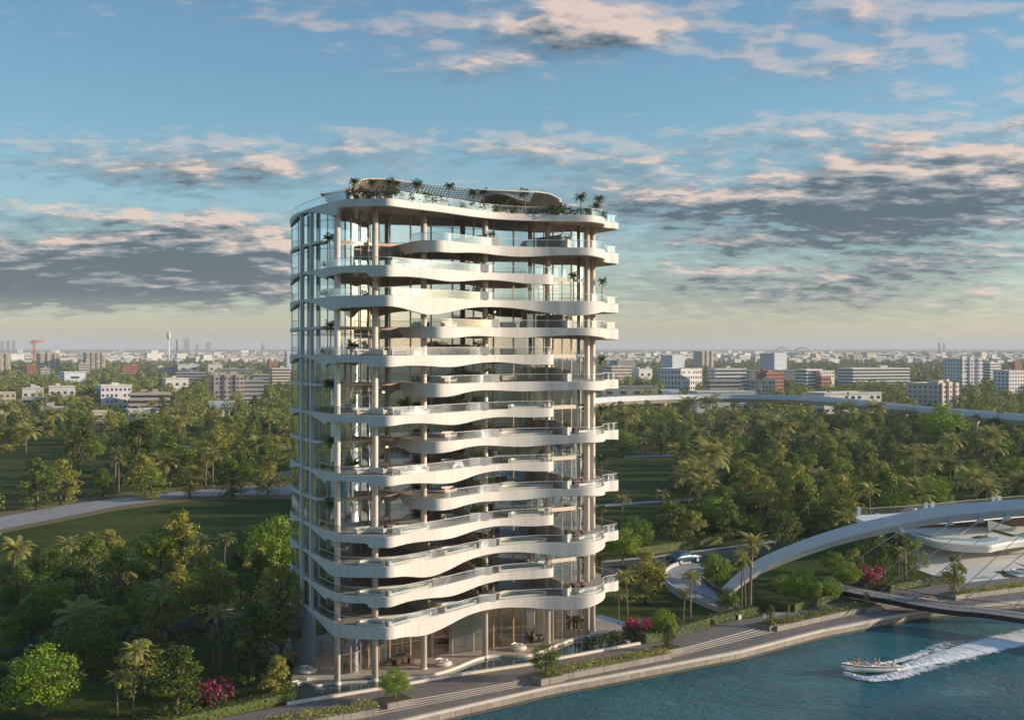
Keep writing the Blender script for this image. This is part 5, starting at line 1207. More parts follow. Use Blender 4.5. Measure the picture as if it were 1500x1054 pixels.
for px, py, qx, qy in cab:
    a = on_arch(px); a = (a[0], a[1] - .6, a[2] - 2.9)
    j = min(range(len(far_edge)), key=lambda i: abs(proj(far_edge[i][0], far_edge[i][1], dzs[i])[0] - qx)); q = (*far_edge[j], dzs[j])
    v = Vector(q) - Vector(a); c = Vector(a) + v * .07
    MB().tube([tuple(c), q], .075, 6).build('cable', M['steel'], br)
    b = MB(); b.tube([a, tuple(Vector(a) + v * .045)], [.75, .28], 6); b.tube([tuple(Vector(a) + v * .045), tuple(Vector(a) + v * .075)], [.2, .11], 6); b.build('cable_socket', M['archw'], br)
# ---------------------------------------------------------------- curved access ramp, car
ro = [(1052, 820), (1026, 822.5), (1003, 825), (985, 830.5), (975, 838), (973, 847), (978, 856), (990, 865), (1013, 874), (1048, 888), (1082, 900.5)]
ri = [(1052, 828), (1042, 832), (1035, 836), (1031, 841.5), (1030, 847), (1033, 853), (1039, 859), (1047, 864.5), (1058, 871), (1074, 881), (1098, 893)]
ow_, iw_ = smooth([g(a, c, .8) for a, c in ro], 5), smooth([g(a, c, .8) for a, c in ri], 5)
rp = thing('access_ramp', (0, 0, 0), 0, 'grey paved ramp curving from the road to the promenade with a dark railing', 'ramp')
b = MB(); b.strip(z3(ow_, .8), z3(iw_, .8), 0); b.strip(z3(ow_, -.1), z3(ow_, .8), 1); b.strip(z3(iw_, .8), z3(iw_, -.1), 1)
b.poly([(*ow_[-1], .8), (*iw_[-1], .8), (*iw_[-1], -.1), (*ow_[-1], -.1)], 1); b.build('ramp_deck', [M['path'], M['concrete']], rp)
b = MB(); wallstrip(b, ow_[8:40], .35, .7, 1.5); b.build('kerb_wall', M['concrete'], rp)
b = MB(); wallstrip(b, iw_[5:44], .4, .0, 1.7); b.build('inner_wall', M['asphalt'], rp)
rl = ow_[38:]; b = MB(); b.tube(z3(rl, 1.95), .07, 5); b.tube(z3(rl, 1.35), .03, 4)
for p in rl[::3]: b.tube([(*p, .75), (*p, 1.95)], .05, 5)
b.build('railing', M['metal'], rp)
def car(x, y, z, rz, scale, label):
    paint = bpy.data.materials.new('blue_green_paint'); paint.use_nodes = True; pbn = paint.node_tree.nodes['Principled BSDF']
    pbn.inputs['Base Color'].default_value = (0.010, 0.065, 0.105, 1); pbn.inputs['Roughness'].default_value = .25; pbn.inputs['Metallic'].default_value = .35; pbn.inputs['Coat Weight'].default_value = .8
    t = thing('parked_car', (x, y, z), rz, label, 'car'); t.scale = (scale,) * 3
    # stations: x, half width, sill z, belt z, roof z, roof half width
    st = [(-2.25, .62, .42, .72, .76, .55), (-2.18, .80, .32, .92, .98, .66), (-1.9, .88, .28, .95, 1.04, .70), (-1.45, .90, .26, .95, 1.24, .66), (-.95, .90, .26, .94, 1.42, .60), (-.3, .90, .26, .93, 1.47, .60), (.25, .90, .26, .92, 1.44, .60), (.7, .90, .26, .91, 1.24, .66), (1.1, .89, .26, .90, .97, .74), (1.6, .87, .27, .84, .90, .72), (2.05, .80, .30, .72, .78, .64), (2.25, .60, .38, .58, .62, .50)]
    b = MB(); rows = []
    for sx, hw, zs, zb, zr, rw in st:
        h = [(hw * .92, zs), (hw, zs + .14), (hw * 1.0, (zs + zb) / 2 + .05), (hw * .97, zb), (rw + (hw - rw) * .18, zr - (zr - zb) * .18), (rw * .8, zr), (0, zr + .02)]
        rows.append([(sx, -a, c) for a, c in h] + [(sx, a, c) for a, c in h[-2::-1]])
    for p, q in zip(rows, rows[1:]): b.strip(p, q, 0, True)
    b.poly(rows[0], 0); b.poly(rows[-1][::-1], 0); bo = b.build('body', paint, t)
    for sg in (-1, 1):
        w = MB()
        for xa, xb2 in ((-1.35, -.62), (-.55, .2), (.26, .82)):
            def sp(xx, f):
                hw = np.interp(xx, [q[0] for q in st], [q[1] for q in st]); zb = np.interp(xx, [q[0] for q in st], [q[3] for q in st]); zr = np.interp(xx, [q[0] for q in st], [q[4] for q in st]); rw = np.interp(xx, [q[0] for q in st], [q[5] for q in st])
                a0, c0, a1, c1 = hw * .97, zb, rw + (hw - rw) * .18, zr - (zr - zb) * .18
                return (xx, sg * (a0 + (a1 - a0) * f + .012), c0 + (c1 - c0) * f)
            w.poly([sp(xa, .12), sp(xb2, .12), sp(xb2, .92), sp(xa, .92)][::1 if sg < 0 else -1])
        w.build('side_window', M['win'], t)
    for nm, xa, xb2 in (('rear_window', -1.95, -1.02), ('windscreen', 1.02, .32)):
        def rp_(xx, s_):
            zr = np.interp(xx, [q[0] for q in st], [q[4] for q in st]); rw = np.interp(xx, [q[0] for q in st], [q[5] for q in st]); return (xx, s_ * rw * .8, zr + .018)
        MB().poly([rp_(xa, -1), rp_(xb2, -1), rp_((xa + xb2) / 2, 0) if False else rp_(xb2, 1), rp_(xa, 1)]).build(nm, M['win'], t)
    for wx in (-1.38, 1.38):
        for sg in (-1, 1):
            wl = link('wheel', MB().tube([(wx, sg * .72, .33), (wx, sg * .93, .33)], .335, 20).mesh('tyre', M['metal']), t)
            r_b = MB(); r_b.tube([(wx, sg * .90, .33), (wx, sg * .945, .33)], .22, 14)
            r_b.build('rim', M['steel'], wl)
    for sg in (-1, 1):
        MB().box(-2.19, sg * .62, .74, .1, .28, .16).build('tail_light', M['red'], t)
        MB().box(2.12, sg * .58, .56, .16, .26, .12).build('headlight', M['white'], t)
        MB().box(.72, sg * .98, .93, .16, .2, .13).build('mirror', paint, t)
    MB().box(-2.1, 0, 1.0, .34, 1.3, .05).box(-2.0, -.5, .94, .1, .06, .08).box(-2.0, .5, .94, .1, .06, .08).build('spoiler', paint, t)
    MB().box(-2.29, 0, .5, .04, .5, .12).build('number_plate', mat('yellow_plate', (.65, .5, .05)), t)
    return t
cx_, cy_ = g(1002, 823.5, .82); p2 = g(1027, 817.5, .1); p1 = g(978, 826, .1)
car(cx_, cy_, .82, math.atan2(p2[1] - p1[1], p2[0] - p1[0]) - .06, 1.75, 'blue-green hatchback car with rear spoiler turning onto the curved ramp')
# ---------------------------------------------------------------- white pavilion and plaza on the right bank
pz = [g(a, c, .12) for a, c in [(1345, 790), (1331, 829), (1364, 841), (1385, 849), (1409, 852.5), (1500, 842.5), (1640, 824)]] + [(190, 320), (110, 330)]
o = MB().prism(pz, -.02, .12, 0).build('plaza', M['bwhite']); tag(o, 'pale paved plaza under the white pavilion', 'plaza', kind='structure')
def sheet(name, pts, z, m, label, cat):
    o = MB().poly([g3(a, c, z) for a, c in pts]).build(name, M[m]); return tag(o, label, cat, kind='structure')
sheet('reflecting_pool', [(1423, 846.5), (1441, 843), (1465, 844.5), (1463, 846.5)], .135, 'palepool', 'small pale blue pool at the front edge of the plaza', 'pool')
sheet('reflecting_pool', [(1482, 841), (1492, 838.5), (1512, 838), (1512, 841.5)], .135, 'palepool', 'pale blue pool on the plaza by the right edge of the picture', 'pool')
sheet('lawn', [(1455, 836.5), (1470, 835), (1478, 840), (1494, 844), (1484, 844.7), (1472, 845), (1466, 840)], .14, 'ground', 'angular grass bed cut into the plaza', 'grass bed')
sheet('lawn', [(1484, 822.5), (1500, 827), (1512, 830), (1512, 832), (1498, 828)], .14, 'ground', 'narrow pointed grass bed on the plaza', 'grass bed')
sheet('lawn', [(1331, 829.5), (1364, 841), (1385, 849), (1360, 858), (1318, 864), (1300, 866), (1305, 845)], .03, 'ground', 'dark lawn corner beside the white plaza', 'lawn')
pv = thing('riverside_pavilion', (95, 270, 0), 0, 'white pavilion with wavy upper terrace, pools and triangular sails behind the bridge arch', 'pavilion')
def rel(P, z=None): return [(p[0] - 95, p[1] - 270) for p in P]
ZT = 4.2
edge = [g(a, c, ZT) for a, c in smooth([(1312, 777.5), (1324, 777), (1336, 780), (1350, 786), (1370, 792), (1395, 795.5), (1425, 797.5), (1450, 798), (1462, 796), (1475, 793.5), (1500, 790), (1580, 783)], 5)]
tb = rel(edge + [(185, 330), (108, 312)])
b = MB(); b.prism(tb, ZT - .45, ZT, 0); b.build('upper_terrace', M['white'], pv)
lipb = offset(rel(edge), .9, False) if offset(edge, .9, False)[20][1] > edge[20][1] else offset(rel(edge), -.9, False)
b = MB(); b.strip(z3(lipb, ZT - 1.75), z3([(x, y + .12) for x, y in rel(edge)], ZT - .45), 0, True); b.build('sloped_fascia', M['bwhite'], pv)
b = MB(); bx = rel([g(a, c, 0.12) for a, c in [(1356, 788), (1385, 797), (1425, 803), (1500, 798)]] + [(180, 318), (115, 318)]); b.prism(bx, .1, ZT - 1.0, 0); b.build('glass_storey', M['win'], pv)
def pvpoly(name, pts, z, m, h=.03):
    return MB().prism(rel([g(a, c, z) for a, c in pts]), z - .02, z + h, 0).build(name, M[m], pv)
pvpoly('terrace_pool', [(1337, 778), (1356, 783), (1372, 786.5), (1398, 787.5), (1420, 789), (1443, 785.5), (1465, 786), (1460, 791.5), (1446, 793.2), (1420, 791.5), (1396, 790.5), (1372, 789), (1350, 783.5), (1336, 779)], ZT + .03, 'palepool')
pvpoly('terrace_pool', [(1484, 783), (1500, 780), (1530, 778), (1530, 783), (1500, 786.5)], ZT + .03, 'palepool')
pvpoly('planting_bed', [(1424, 787), (1432, 785.2), (1447, 785), (1446, 786.6), (1434, 787.6)], ZT + .09, 'ground', .15)
pvpoly('planting_bed', [(1452, 776), (1456, 776), (1488, 784.3), (1484, 785)], ZT + .09, 'ground', .15)
for pts, dz in ((((1448, 777.5), (1447, 761), (1486, 774)), 0), (((1498, 770), (1497, 753), (1540, 768)), 0)):
    yy = g(pts[0][0], pts[0][1], ZT)[1]
    P = [wp(a, c, yy + (4 if i == 2 else 0)) for i, (a, c) in enumerate(pts)]; P = [(x - 95, y - 270, z) for x, y, z in P]
    P[2] = (P[2][0], P[2][1], max(P[2][2], ZT + .2)); q = [(x + .1, y + .5, z) for x, y, z in P]
    b = MB(); b.poly(P); b.poly(q[::-1]); b.strip(P, q, closed=True); b.build('sail_wall', M['white'], pv)
# long timber-clad roof behind, and the higher roof terrace seen over the arch
rb_ = [wp(1335, 764, 285), wp(1345, 752, 296), wp(1500, 741, 300), wp(1560, 741, 300), wp(1560, 762, 284), wp(1500, 765, 284)]
b = MB(); ztb = 7.0; b.prism([(x - 95, y - 270) for x, y, z in [wp(1312, 777, 282), wp(1332, 765, 302), wp(1560, 765, 312), wp(1600, 775, 286), wp(1450, 775, 284)]], ZT - .05, ztb, 0); b.build('timber_storey', M['wood'], pv)
ZR = 9.2
re_ = [g(a, c, ZR) for a, c in smooth([(1262, 762), (1254, 757.5), (1258, 754), (1275, 753), (1310, 751), (1360, 747), (1420, 741), (1500, 734), (1600, 728)], 5)]
fe_ = [g(a, c, ZR) for a, c in smooth([(1600, 745), (1500, 751), (1400, 759), (1330, 764), (1285, 766), (1262, 762)], 5)]
rpv = rel(re_ + fe_[:-1]); b = MB(); b.prism(rpv, ZR - .9, ZR, 0); rf = b.build('roof_terrace', M['white'], pv)
gl_ = rel([g(a, c, ZR) for a, c in [(1258, 755), (1275, 754), (1310, 752), (1360, 748), (1420, 742), (1500, 735), (1590, 729)]])
MB().strip(z3(gl_, ZR), z3(gl_, ZR + 1.5)).build('glass_balustrade', M['rail'], rf); MB().tube(z3(gl_, ZR + 1.52), .06, 5).build('handrail', M['bgrey'], rf)
for px in (1258, 1356, 1366, 1455, 1464):
    p = rel([g(px, np.interp(px, [1258, 1310, 1360, 1420, 1500], [755, 752, 748, 742, 735]), ZR)])[0]; MB().box(p[0], p[1], ZR, .7, .7, 1.9).build('post', M['white'], rf)
for px, yy in ((1285, 276), (1340, 285), (1420, 290), (1520, 296)):
    x, y, _ = wp(px, 700, yy); MB().tube([(x - 95, y - 270, 0), (x - 95, y - 270, ZR - .85)], .45, 10).build('column', M['white'], pv)
px_, py_ = g(1495, 838, .14)
t = thing('round_fountain', (px_, py_, .12), 0, 'small round stone fountain basin with blue water on the plaza', 'fountain'); MB().lathe(0, 0, [(1.9, 0), (2.0, .55), (1.55, .6), (1.5, .3)], 18, caps=False).build('basin', M['coping'], t); MB().lathe(0, 0, [(1.52, .4), (.02, .41)], 18, caps=False).build('water', M['pool'], t)
# ---------------------------------------------------------------- motorboat with its passengers and wake
bw = g(1231, 985, -1.5); bs = g(1315, 976, -1.5)
BA = math.atan2(bw[1] - bs[1], bw[0] - bs[0]); BL = math.hypot(bw[0] - bs[0], bw[1] - bs[1])
boat = thing('motorboat', ((bw[0] + bs[0]) / 2, (bw[1] + bs[1]) / 2, -1.55), BA, 'white open motorboat with dark stripe speeding on the river with people aboard', 'boat'); k_ = BL / 8.0
boat.scale = (k_, k_ * .95, k_ * .66); boat.rotation_euler = (0, -.085, BA)
stn = [(-4, 1.12, -.2, .95), (-3, 1.25, -.3, 1.0), (-1.5, 1.3, -.35, 1.02), (0, 1.28, -.35, 1.05), (1.5, 1.1, -.28, 1.1), (2.7, .78, -.1, 1.18), (3.5, .4, .25, 1.24), (4.0, .05, .75, 1.28)]
hl, dl, ins, flr = [], [], [], []
for x, w, zk, zg in stn:
    hl.append([(x, -w, zg), (x, -w * .93, zg * .5 + zk * .2), (x, -w * .72, zk * .6 + .1), (x, 0, zk), (x, w * .72, zk * .6 + .1), (x, w * .93, zg * .5 + zk * .2), (x, w, zg)])
b = MB()
for p, q in zip(hl, hl[1:]): b.strip(q, p, 0, True)
b.poly(hl[0]); b.build('hull', M['white'], boat)
b = MB(); 
for s_ in (-1, 1):
    b.strip([(x, s_ * (w + .012), zg - .2) for x, w, _, zg in stn], [(x, s_ * (w + .012), zg - .03) for x, w, _, zg in stn])
b.build('stripe', M['metal'], boat)
b = MB(); gw_ = [(x, w, zg) for x, w, _, zg in stn]
for s_ in (-1, 1): b.strip([(x, s_ * w, z) for x, w, z in gw_], [(x, s_ * max(w - .28, 0), z + .03) for x, w, z in gw_]); b.strip([(x, s_ * max(w - .28, 0), z + .03) for x, w, z in gw_], [(x, s_ * max(w - .32, 0), .5) for x, w, z in gw_])
b.strip([(x, -max(w - .3, 0), .5) for x, w, z in gw_], [(x, max(w - .3, 0), .5) for x, w, z in gw_]); b.box(-3.6, 0, .5, .75, 2.2, .52); b.build('deck', M['white'], boat)
b = MB(); b.box(-2.8, 0, .5, .5, 1.7, .4).box(-.9, .45, .5, .5, .5, .45).box(-.9, -.45, .5, .5, .5, .45).box(1.6, .45, .5, 1.6, .4, .35).box(1.6, -.45, .5, 1.6, .4, .35); b.build('seat', M['cloth'], boat)
b = MB(); b.box(.15, .6, .5, .5, .7, .7).box(.15, -.6, .5, .5, .7, .7); b.build('console', M['white'], boat)
b = MB(); b.strip([(.2, -.98, 1.2), (.6, -.6, 1.2), (.6, .6, 1.2), (.2, .98, 1.2)], [(-.15, -.9, 1.65), (.2, -.5, 1.68), (.2, .5, 1.68), (-.15, .9, 1.65)]); b.build('windscreen', M['glass'], boat)
b = MB(); b.tube([(-2.2, -1.12, 1.0), (-2.6, -1.05, 2.0), (-2.7, 0, 2.15), (-2.6, 1.05, 2.0), (-2.2, 1.12, 1.0)], .07, 6); b.build('tower_frame', M['metal'], boat)
b = MB(); b.box(-4.25, 0, .35, .5, .5, .95, taper=.7); b.tube([(-4.3, 0, .4), (-4.35, 0, -.5)], .1, 6); b.build('engine', M['metal'], boat)
skin = mat('skin', (.55, .32, .22), None, 1, .6)
def person(lx, ly, lz, face, shirt, hairc, label, recline=.25, lie=False):
    """one skinned figure seated on the boat; joints in its own frame, facing +X"""
    J = [(0, 0, .10), (-.03 - recline * .2, 0, .34), (-.05 - recline * .4, 0, .56), (-.03 - recline * .45, 0, .66), (-.01 - recline * .45, 0, .80)]
    R_ = [.15, .135, .14, .055, .10]; E = [(0, 1), (1, 2), (2, 3), (3, 4)]
    for s_ in (-1, 1):
        k = len(J); J += [(.05, s_ * .1, .08), (.46, s_ * .13, .16 if not lie else .1), (.52 if not lie else .88, s_ * .13, -.28 if not lie else .06), (.66 if not lie else .98, s_ * .14, -.32 if not lie else .14)]; R_ += [.1, .075, .048, .04]; E += [(0, k), (k, k + 1), (k + 1, k + 2), (k + 2, k + 3)]
        k = len(J); x2 = -.05 - recline * .4; J += [(x2, s_ * .2, .53), (x2 + .06, s_ * .26, .28), (x2 + .3, s_ * .2, .24), (x2 + .39, s_ * .18, .24)]; R_ += [.06, .045, .033, .035]; E += [(2, k), (k, k + 1), (k + 1, k + 2), (k + 2, k + 3)]
    me = bpy.data.meshes.new('person'); me.from_pydata(J, E, []); me.materials.append(skin); o = link('person', me)
    md = o.modifiers.new('skin', 'SKIN'); md.use_smooth_shade = True
    if not me.skin_vertices: 
        bpy.context.view_layer.objects.active = o
    for v_, r in zip(me.skin_vertices[0].data, R_): v_.radius = (r, r)
    me.skin_vertices[0].data[0].use_root = True
    sb = o.modifiers.new('subdivision', 'SUBSURF'); sb.levels = 1; sb.render_levels = 1
    hx = -.01 - recline * .45
    b = MB(); b.lathe(-.05 - recline * .25, 0, [(.17, .1), (.165, .3), (.2, .5), (.09, .62)], 12, sx=.75, caps=False); b.build('shirt', shirt, o)
    b = MB(); b.lathe(hx - .02, 0, [(.108, .79), (.118, .84), (.1, .9), (.04, .94)], 10, sx=1.05, caps=True); b.build('hair', hairc, o)
    b = MB(); b.box(hx + .095, 0, .79, .04, .03, .04); b.build('nose', skin, o)
    w = boat.matrix_basis @ Vector((lx, ly, lz + .12)); o.location = w; o.scale = (k_ * .9,) * 3; o.rotation_euler = (0, 0, BA + face)
    return tag(o, label, 'person', 'people on the motorboat')
hd, hb = mat('dark_hair', (.02, .015, .012)), mat('fair_hair', (.35, .24, .12))
person(2.55, .12, .62, 2.6, mat('coral_top', (.75, .16, .10)), hd, 'person in a coral red top lounging at the bow of the motorboat', .6, True)
person(1.45, -.48, .82, 0.2, mat('orange_wrap', (.7, .3, .12)), hd, 'person in orange swimwear sitting behind the bow of the motorboat', .4, True)
person(.75, .42, .78, 2.4, mat('black_top', (.03, .03, .04)), hd, 'person in black sitting by the motorboat windscreen', .2)
person(-.9, .45, .92, .1, mat('pale_top', (.55, .58, .62)), hb, 'fair-haired person in a pale top at the middle of the motorboat', .15)
person(-.9, -.45, .92, -.2, mat('bright_blue_shirt', (.05, .30, .70)), hd, 'person in a bright blue shirt seated behind the motorboat windscreen', .15)
def wake():
    V, Fc, A_f = [], [], []
    def ribbon_(cen, wid, z0, amp, inten, nv=10):
        P = smooth(cen, 24); n = len(P); nr_ = normals2(P, False); o = len(V)
        for i, (p, q) in enumerate(zip(P, nr_)):
            f = i / (n - 1); w = np.interp(f, *zip(*wid))
            for j in range(nv + 1):
                t_ = j / nv * 2 - 1
                hgt = amp * max(0, 1 - t_ * t_) * (1 - .75 * f) * (.5 + RNG.random() * .6)
                V.append((p[0] + q[0] * w * t_ / 2, p[1] + q[1] * w * t_ / 2, z0 + hgt)); A_f.append(np.interp(f, *zip(*inten)) * (1 - abs(t_) ** 3) )
        for i in range(n - 1):
            for j in range(nv): a = o + i * (nv + 1) + j; Fc.append((a, a + 1, a + nv + 2, a + nv + 1))
    gz = lambda pts: [g(a, c, -1.75) for a, c in pts]
    ribbon_(gz([(1308, 982), (1335, 975), (1370, 966), (1410, 955.5), (1455, 944), (1500, 934), (1580, 917)]), [(0, 2.2), (.15, 3.8), (.5, 7.0), (1, 12)], -1.77, .6, [(0, 1.0), (.4, .92), (.75, .78), (1, .5)])
    ribbon_(gz([(1255, 993.5), (1285, 994), (1315, 989), (1350, 979), (1400, 967), (1460, 951), (1540, 930)]), [(0, 1.4), (.2, 4.0), (.6, 5.0), (1, 8)], -1.775, .5, [(0, .85), (.2, .78), (.5, .52), (1, .2)])
    ribbon_(gz([(1298, 972), (1330, 964), (1365, 952), (1390, 943), (1420, 939), (1460, 937)]), [(0, 1.6), (.4, 4.0), (1, 7)], -1.772, .35, [(0, .68), (.4, .52), (.7, .42), (1, .1)])
    ribbon_(gz([(1236, 988), (1252, 992), (1275, 996), (1298, 994)]), [(0, .6), (.4, 2.0), (1, 2.4)], -1.765, .7, [(0, .6), (.5, .95), (1, .8)])
    me = bpy.data.meshes.new('boat_wake'); me.from_pydata(V, [], Fc); at2 = me.attributes.new('foam', 'FLOAT', 'POINT'); at2.data.foreach_set('value', A_f); me.materials.append(M['foam'])
    me.polygons.foreach_set('use_smooth', [True] * len(Fc)); me.update()
    tag(link('boat_wake', me), 'white churned wake and spray trailing behind the motorboat', 'wake', kind='stuff')
wake()
# ---------------------------------------------------------------- planting and furniture on the tower
FLOORS = ['first', 'second', 'third', 'fourth', 'fifth', 'sixth', 'seventh', 'eighth', 'ninth', 'tenth', 'eleventh', 'twelfth', 'thirteenth', 'fourteenth']
def fl(k): return f'{FLOORS[k]} balcony from the ground'
for k, s, t_, z, w_ in dividers:
    x, y = W(s, t_); where = 'left' if s < 16 else ('middle' if s < 30 else 'right')
    plant('bush', x, y, z - .05, 1.3 if w_ > 2 else 1.0, 1.1, label=f'leafy shrub in the {where} planter box on the {fl(k)}')
    x, y = W(s + .9, t_ - 2.6)
    if w_ > 2: plant('yucca' if k % 3 == 0 else 'bush', x, y, LEVELS[k][0], 2.1, 1.0, label=f'dark bushy plant behind the middle planter box on the {fl(k)}')
for k, (z, kind) in enumerate(LEVELS[:-1]):
    if kind == 'R': continue
    for j in range(2):
        x, y = W(.7 + .5 * j, -6.3 + 1.4 * j); plant('bush', x, y, z, 1.5, 1.0, label=f'shrub in the left corner bed of the {fl(k)}, {"farther" if j == 0 else "nearer"} one')
    if kind == 'L' and k not in (1,):
        x, y = W(.9, -5.2); plant('small', x, y, z, 4.6, .9, label=f'small palm in the left corner of the {fl(k)}')
    if k in (5, 7, 9, 12): x, y = W(3.0 if k % 4 == 1 else 10.6, -2.6 if k % 4 == 1 else -2.2); plant('yucca', x, y, z + .4, 2.2, .8, label=f'potted spiky plant on the left terrace of the {fl(k)}')
for k, (z, kind) in enumerate(LEVELS[:-1]):
    if kind == 'L': continue
    x, y = W(48.6, -8.2); plant('bush', x, y, z, 1.1, 1.0, label=f'low shrub at the right tip of the {fl(k)}')
    if k in (0, 2, 4, 6, 8, 11): x, y = W(48.9, -9.6); plant('small', x, y, z, 4.2, .8, label=f'slim small palm at the right tip of the {fl(k)}')
x, y = W(39.5, -3.4); plant('small', x, y, LEVELS[11][0], 4.4, .8, label='small palm on the right terrace of the twelfth balcony from the ground')
for (px, yt_), nm in zip([(499, 263), (531, 268), (563, 263), (577, 270), (613, 266), (667, 274), (708, 279), (724, 282), (755, 289), (781, 283), (847, 285), (880, 292), (891, 298)], ORD + ['eleventh ', 'twelfth ', 'thirteenth ']):
    s = np.interp(px, [493, 571, 660, 755, 864, 895], [1.2, 6.5, 16, 28, 41, 46.5]); t_ = edge_t(max(s, 2.3)) - 1.5 if s < 45 else -6.4
    x, y = W(s, t_); h = CAMH + (HY - yt_) * y / F - 65.3; plant('small', x, y, 65.25, h * 1.2, 1.0, label=f'{nm or "first "}small palm from the left along the roof edge of the tower')
for i, px in enumerate([500, 524, 553, 570, 592, 618, 634, 652, 684, 702, 716, 738, 762, 789, 806, 818, 838, 858, 878, 889]):
    s = np.interp(px, [493, 571, 660, 755, 864, 895], [1.2, 6.5, 16, 28, 41, 46.5]); t_ = edge_t(max(s, 2.3)) - 1.1 if s < 45 else -6.0
    x, y = W(s, t_); plant('bush', x, y, 65.2, random.Random(i).uniform(1.5, 2.6), 1.15, label=f'roof-edge shrub, {["first", "second", "third", "fourth", "fifth", "sixth", "seventh", "eighth", "ninth", "tenth", "eleventh", "twelfth", "thirteenth", "fourteenth", "fifteenth", "sixteenth", "seventeenth", "eighteenth", "nineteenth", "last"][i]} from the left on the tower')
AN = math.atan2(D_[1], D_[0])
def proto_sofa():
    t = thing('sofa', (0, 0, 0), 0, 'cream sofa', 'sofa'); MB().box(0, 0, .12, 2.2, .95, .32).build('seat', M['cloth'], t); MB().box(0, .4, .44, 2.2, .22, .42).build('backrest', M['cloth'], t)
    for s_ in (-1, 1): MB().box(s_ * 1.0, -.05, .44, .2, .85, .2).build('armrest', M['cloth'], t)
    MB().box(0, 0, 0, 2.0, .8, .115).build('base', M['wood'], t); return t
def proto_table():
    t = thing('dining_table', (0, 0, 0), 0, 'table', 'table'); MB().box(0, 0, .7, 2.4, 1.0, .06).build('table_top', M['wood'], t)
    for a in (-1, 1): MB().box(a * .9, 0, 0, .12, .7, .695).build('leg', M['metal'], t)
    return t
def proto_chair():
    t = thing('dining_chair', (0, 0, 0), 0, 'chair', 'chair'); MB().box(0, 0, .42, .5, .5, .08).build('seat', M['brown'], t); MB().box(0, .23, .503, .5, .07, .45).build('backrest', M['brown'], t)
    for a in (-1, 1):
        for c in (-1, 1): MB().box(a * .2, c * .2, 0, .05, .05, .415).build('leg', M['metal'], t)
    return t
def proto_daybed():
    t = thing('round_daybed', (0, 0, 0), 0, 'daybed', 'daybed'); MB().lathe(0, 0, [(.9, 0), (1.25, .25), (1.3, .5), (1.15, .55)], 20, sx=1.15).build('shell', M['white'], t)
    MB().lathe(0, 0, [(1.1, .553), (1.05, .72), (.6, .78)], 18, sx=1.12).build('mattress', M['cloth'], t)
    b = MB()
    for i in range(3): b.box(.55 * math.cos(i * 1.1 + .4), .5 * math.sin(i * 1.1 + .4), .76, .5, .25, .3, i * 1.1 + 2)
    b.build('cushions', M['white'], t); MB().box(-.2, .1, .785, .3, .2, .14).build('red_cushion', M['red'], t)
    MB().tube([(-.9, .7, .4), (-1.1, .75, .95), (-.6, .95, 1.05), (.1, 1.1, 1.0)], .12, 6).build('backrest', M['white'], t); return t
SF, TB, CH, DB = proto_sofa(), proto_table(), proto_chair(), proto_daybed()
USED = set()
def place(p, s, t_, z, rz, label, group=None):
    x, y = W(s, t_)
    if p.name in USED: return dup(p, (x, y, z), rz + AN, None, label, group)
    USED.add(p.name); p.location = (x, y, z); p.rotation_euler = (0, 0, rz + AN); p['label'] = label
    if group: p['group'] = group
    return p
for k in (3, 5, 7, 9):
    z = LEVELS[k][0]
    place(SF, 3.2, .6, z, 0, f'cream sofa near the left corner column on the {fl(k)}'); place(SF, 5.0, 1.4, z, 2.2, f'cream sofa at an angle beside the corner sofa, {fl(k)}')
    place(SF, 8.2, 1.0, z, math.pi, f'cream sofa right of the second column on the {fl(k)}'); place(TB, 8.2, -1.2, z, 0, f'dark low table on the left terrace of the {fl(k)}')
for k in (3, 4, 5, 6, 7, 8, 9, 10):
    z = LEVELS[k][0]; place(SF, 19.0, -5.0, z, .2, f'cream sofa in the middle of the {fl(k)}'); place(SF, 29.5, -6.0, z, -.2, f'cream sofa right of the middle planter on the {fl(k)}')
for k in (0, 2, 4, 6):
    z = LEVELS[k][0]; place(TB, 41.0, -4.6, z, .1, f'dark dining table on the right terrace of the {fl(k)}')
    for i, (dx, dy, rr_) in enumerate([(-.6, .9, 0), (.6, .9, 0), (-.6, -.9, math.pi), (.6, -.9, math.pi)]): place(CH, 41 + dx, -4.6 + dy, z, rr_ + .1, f'brown dining chair on the right of the {fl(k)}, {["back left", "back right", "front left", "front right"][i]} seat')
def at_px(p, px, py, rz, label):
    x, y = g(px, py, .3)
    if p.name in USED: return dup(p, (x, y, .3), rz, .85, label)
    USED.add(p.name); p.location = (x, y, .3); p.rotation_euler = (0, 0, rz); p.scale = (.85,) * 3; p['label'] = label; return p
at_px(DB, 451, 985, .3, 'round white daybed with cushions on the ground terrace left of the corner column')
at_px(DB, 650, 974, .6, 'round white daybed with cushions on the ground terrace near the third column')
at_px(DB, 760, 951, .6, 'round white daybed with cushions on the ground terrace right of the fourth column')
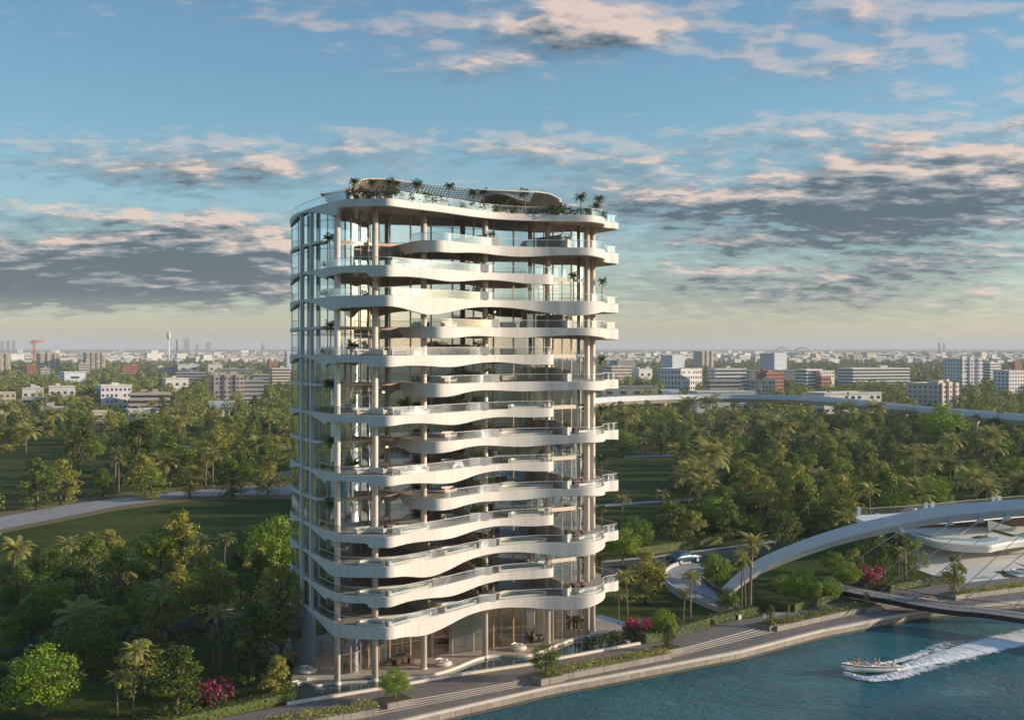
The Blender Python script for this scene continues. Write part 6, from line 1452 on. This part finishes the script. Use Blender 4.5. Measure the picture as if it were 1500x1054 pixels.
for (px, py), lb, sh in (((588, 972), 'on the ground terrace between the second and third columns', 'between the second and third columns'), ((786, 938), 'on the ground terrace behind the right daybed', 'behind the right daybed'), ((852, 917), 'on the ground terrace near the right end of the tower', 'near the right terrace end')):
    x, y = g(px, py, .3); q = dup(TB, (x, y, .3), AN, 1.3, 'long dark dining table ' + lb)
    for i in range(6):
        a, c = (i % 3 - 1) * 1.0, (1 if i < 3 else -1) * 1.1
        dup(CH, (x + a * D_[0] + c * Nn[0] * -1, y + a * D_[1] - c * Nn[1], .3), AN + (0 if c > 0 else math.pi), 1.2, f'{["left", "middle", "right"][i % 3]} brown chair on the {"far" if c > 0 else "near"} side of the table {sh}')
for (px, py, h, kd), lb in zip([(553, 978, 4.2, 'small'), (512, 982, 1.8, 'bush'), (500, 975, 5.0, 'small'), (662, 950, 3.4, 'yucca'), (834, 921, 3.2, 'yucca'), (843, 941, 4.6, 'small'), (440, 962, 4.0, 'small')], ['small palm by the second column on the ground terrace', 'low shrub between the left columns on the ground terrace', 'small palm behind the corner column on the ground terrace', 'spiky plant by the glass in the middle of the ground terrace', 'spiky plant in a bed at the right end of the ground terrace', 'small palm beside the pond at the right end of the terrace', 'small palm at the left end of the ground terrace']):
    x, y = g(px, py, .3); plant(kd, x, y, .3, h, 1.0, label=lb)
for i, (px, py, h) in enumerate([(868, 947, 1.8), (880, 945, 2.2), (893, 942, 1.6), (905, 940, 2.3), (917, 938, 1.9), (925, 930, 2.2), (857, 950, 1.5)]):
    x, y = g(px, py, 0); plant('bush', x, y, .05, h, 1.2, label=f'leafy shrub in the bed at the right end of the pond, {["first", "second", "third", "fourth", "fifth", "sixth", "seventh"][[1, 2, 3, 4, 5, 6, 0][i]]} from the left')
for i, (px, py, h) in enumerate([(400, 1018, 2.2), (415, 1012, 1.8), (408, 1003, 2.6), (398, 995, 2.2)]):
    x, y = g(px, py, 0); plant('bush', x, y, 0, h, 1.4, label=f'shrub at the left end of the reflecting pond, {["second", "first", "third", "fourth"][i]} nearest the promenade')
finish_labels()
def haze():
    m = bpy.data.materials.new('haze_air'); m.use_nodes = True; nt = m.node_tree; nt.nodes.remove(nt.nodes['Principled BSDF'])
    v = nt.nodes.new('ShaderNodeVolumePrincipled'); v.inputs['Color'].default_value = (0.86, 0.91, 1.0, 1); v.inputs['Density'].default_value = HAZE_D
    v.inputs['Anisotropy'].default_value = 0.0
    nt.links.new(v.outputs[0], nt.nodes['Material Output'].inputs['Volume'])
    o = MB().box(0, 12000, -4.0, 40000, 30400, 150).build('haze', m); tag(o, 'pale evening haze thickening towards the horizon', 'haze', kind='stuff')
HAZE_D = 0.000075
haze()
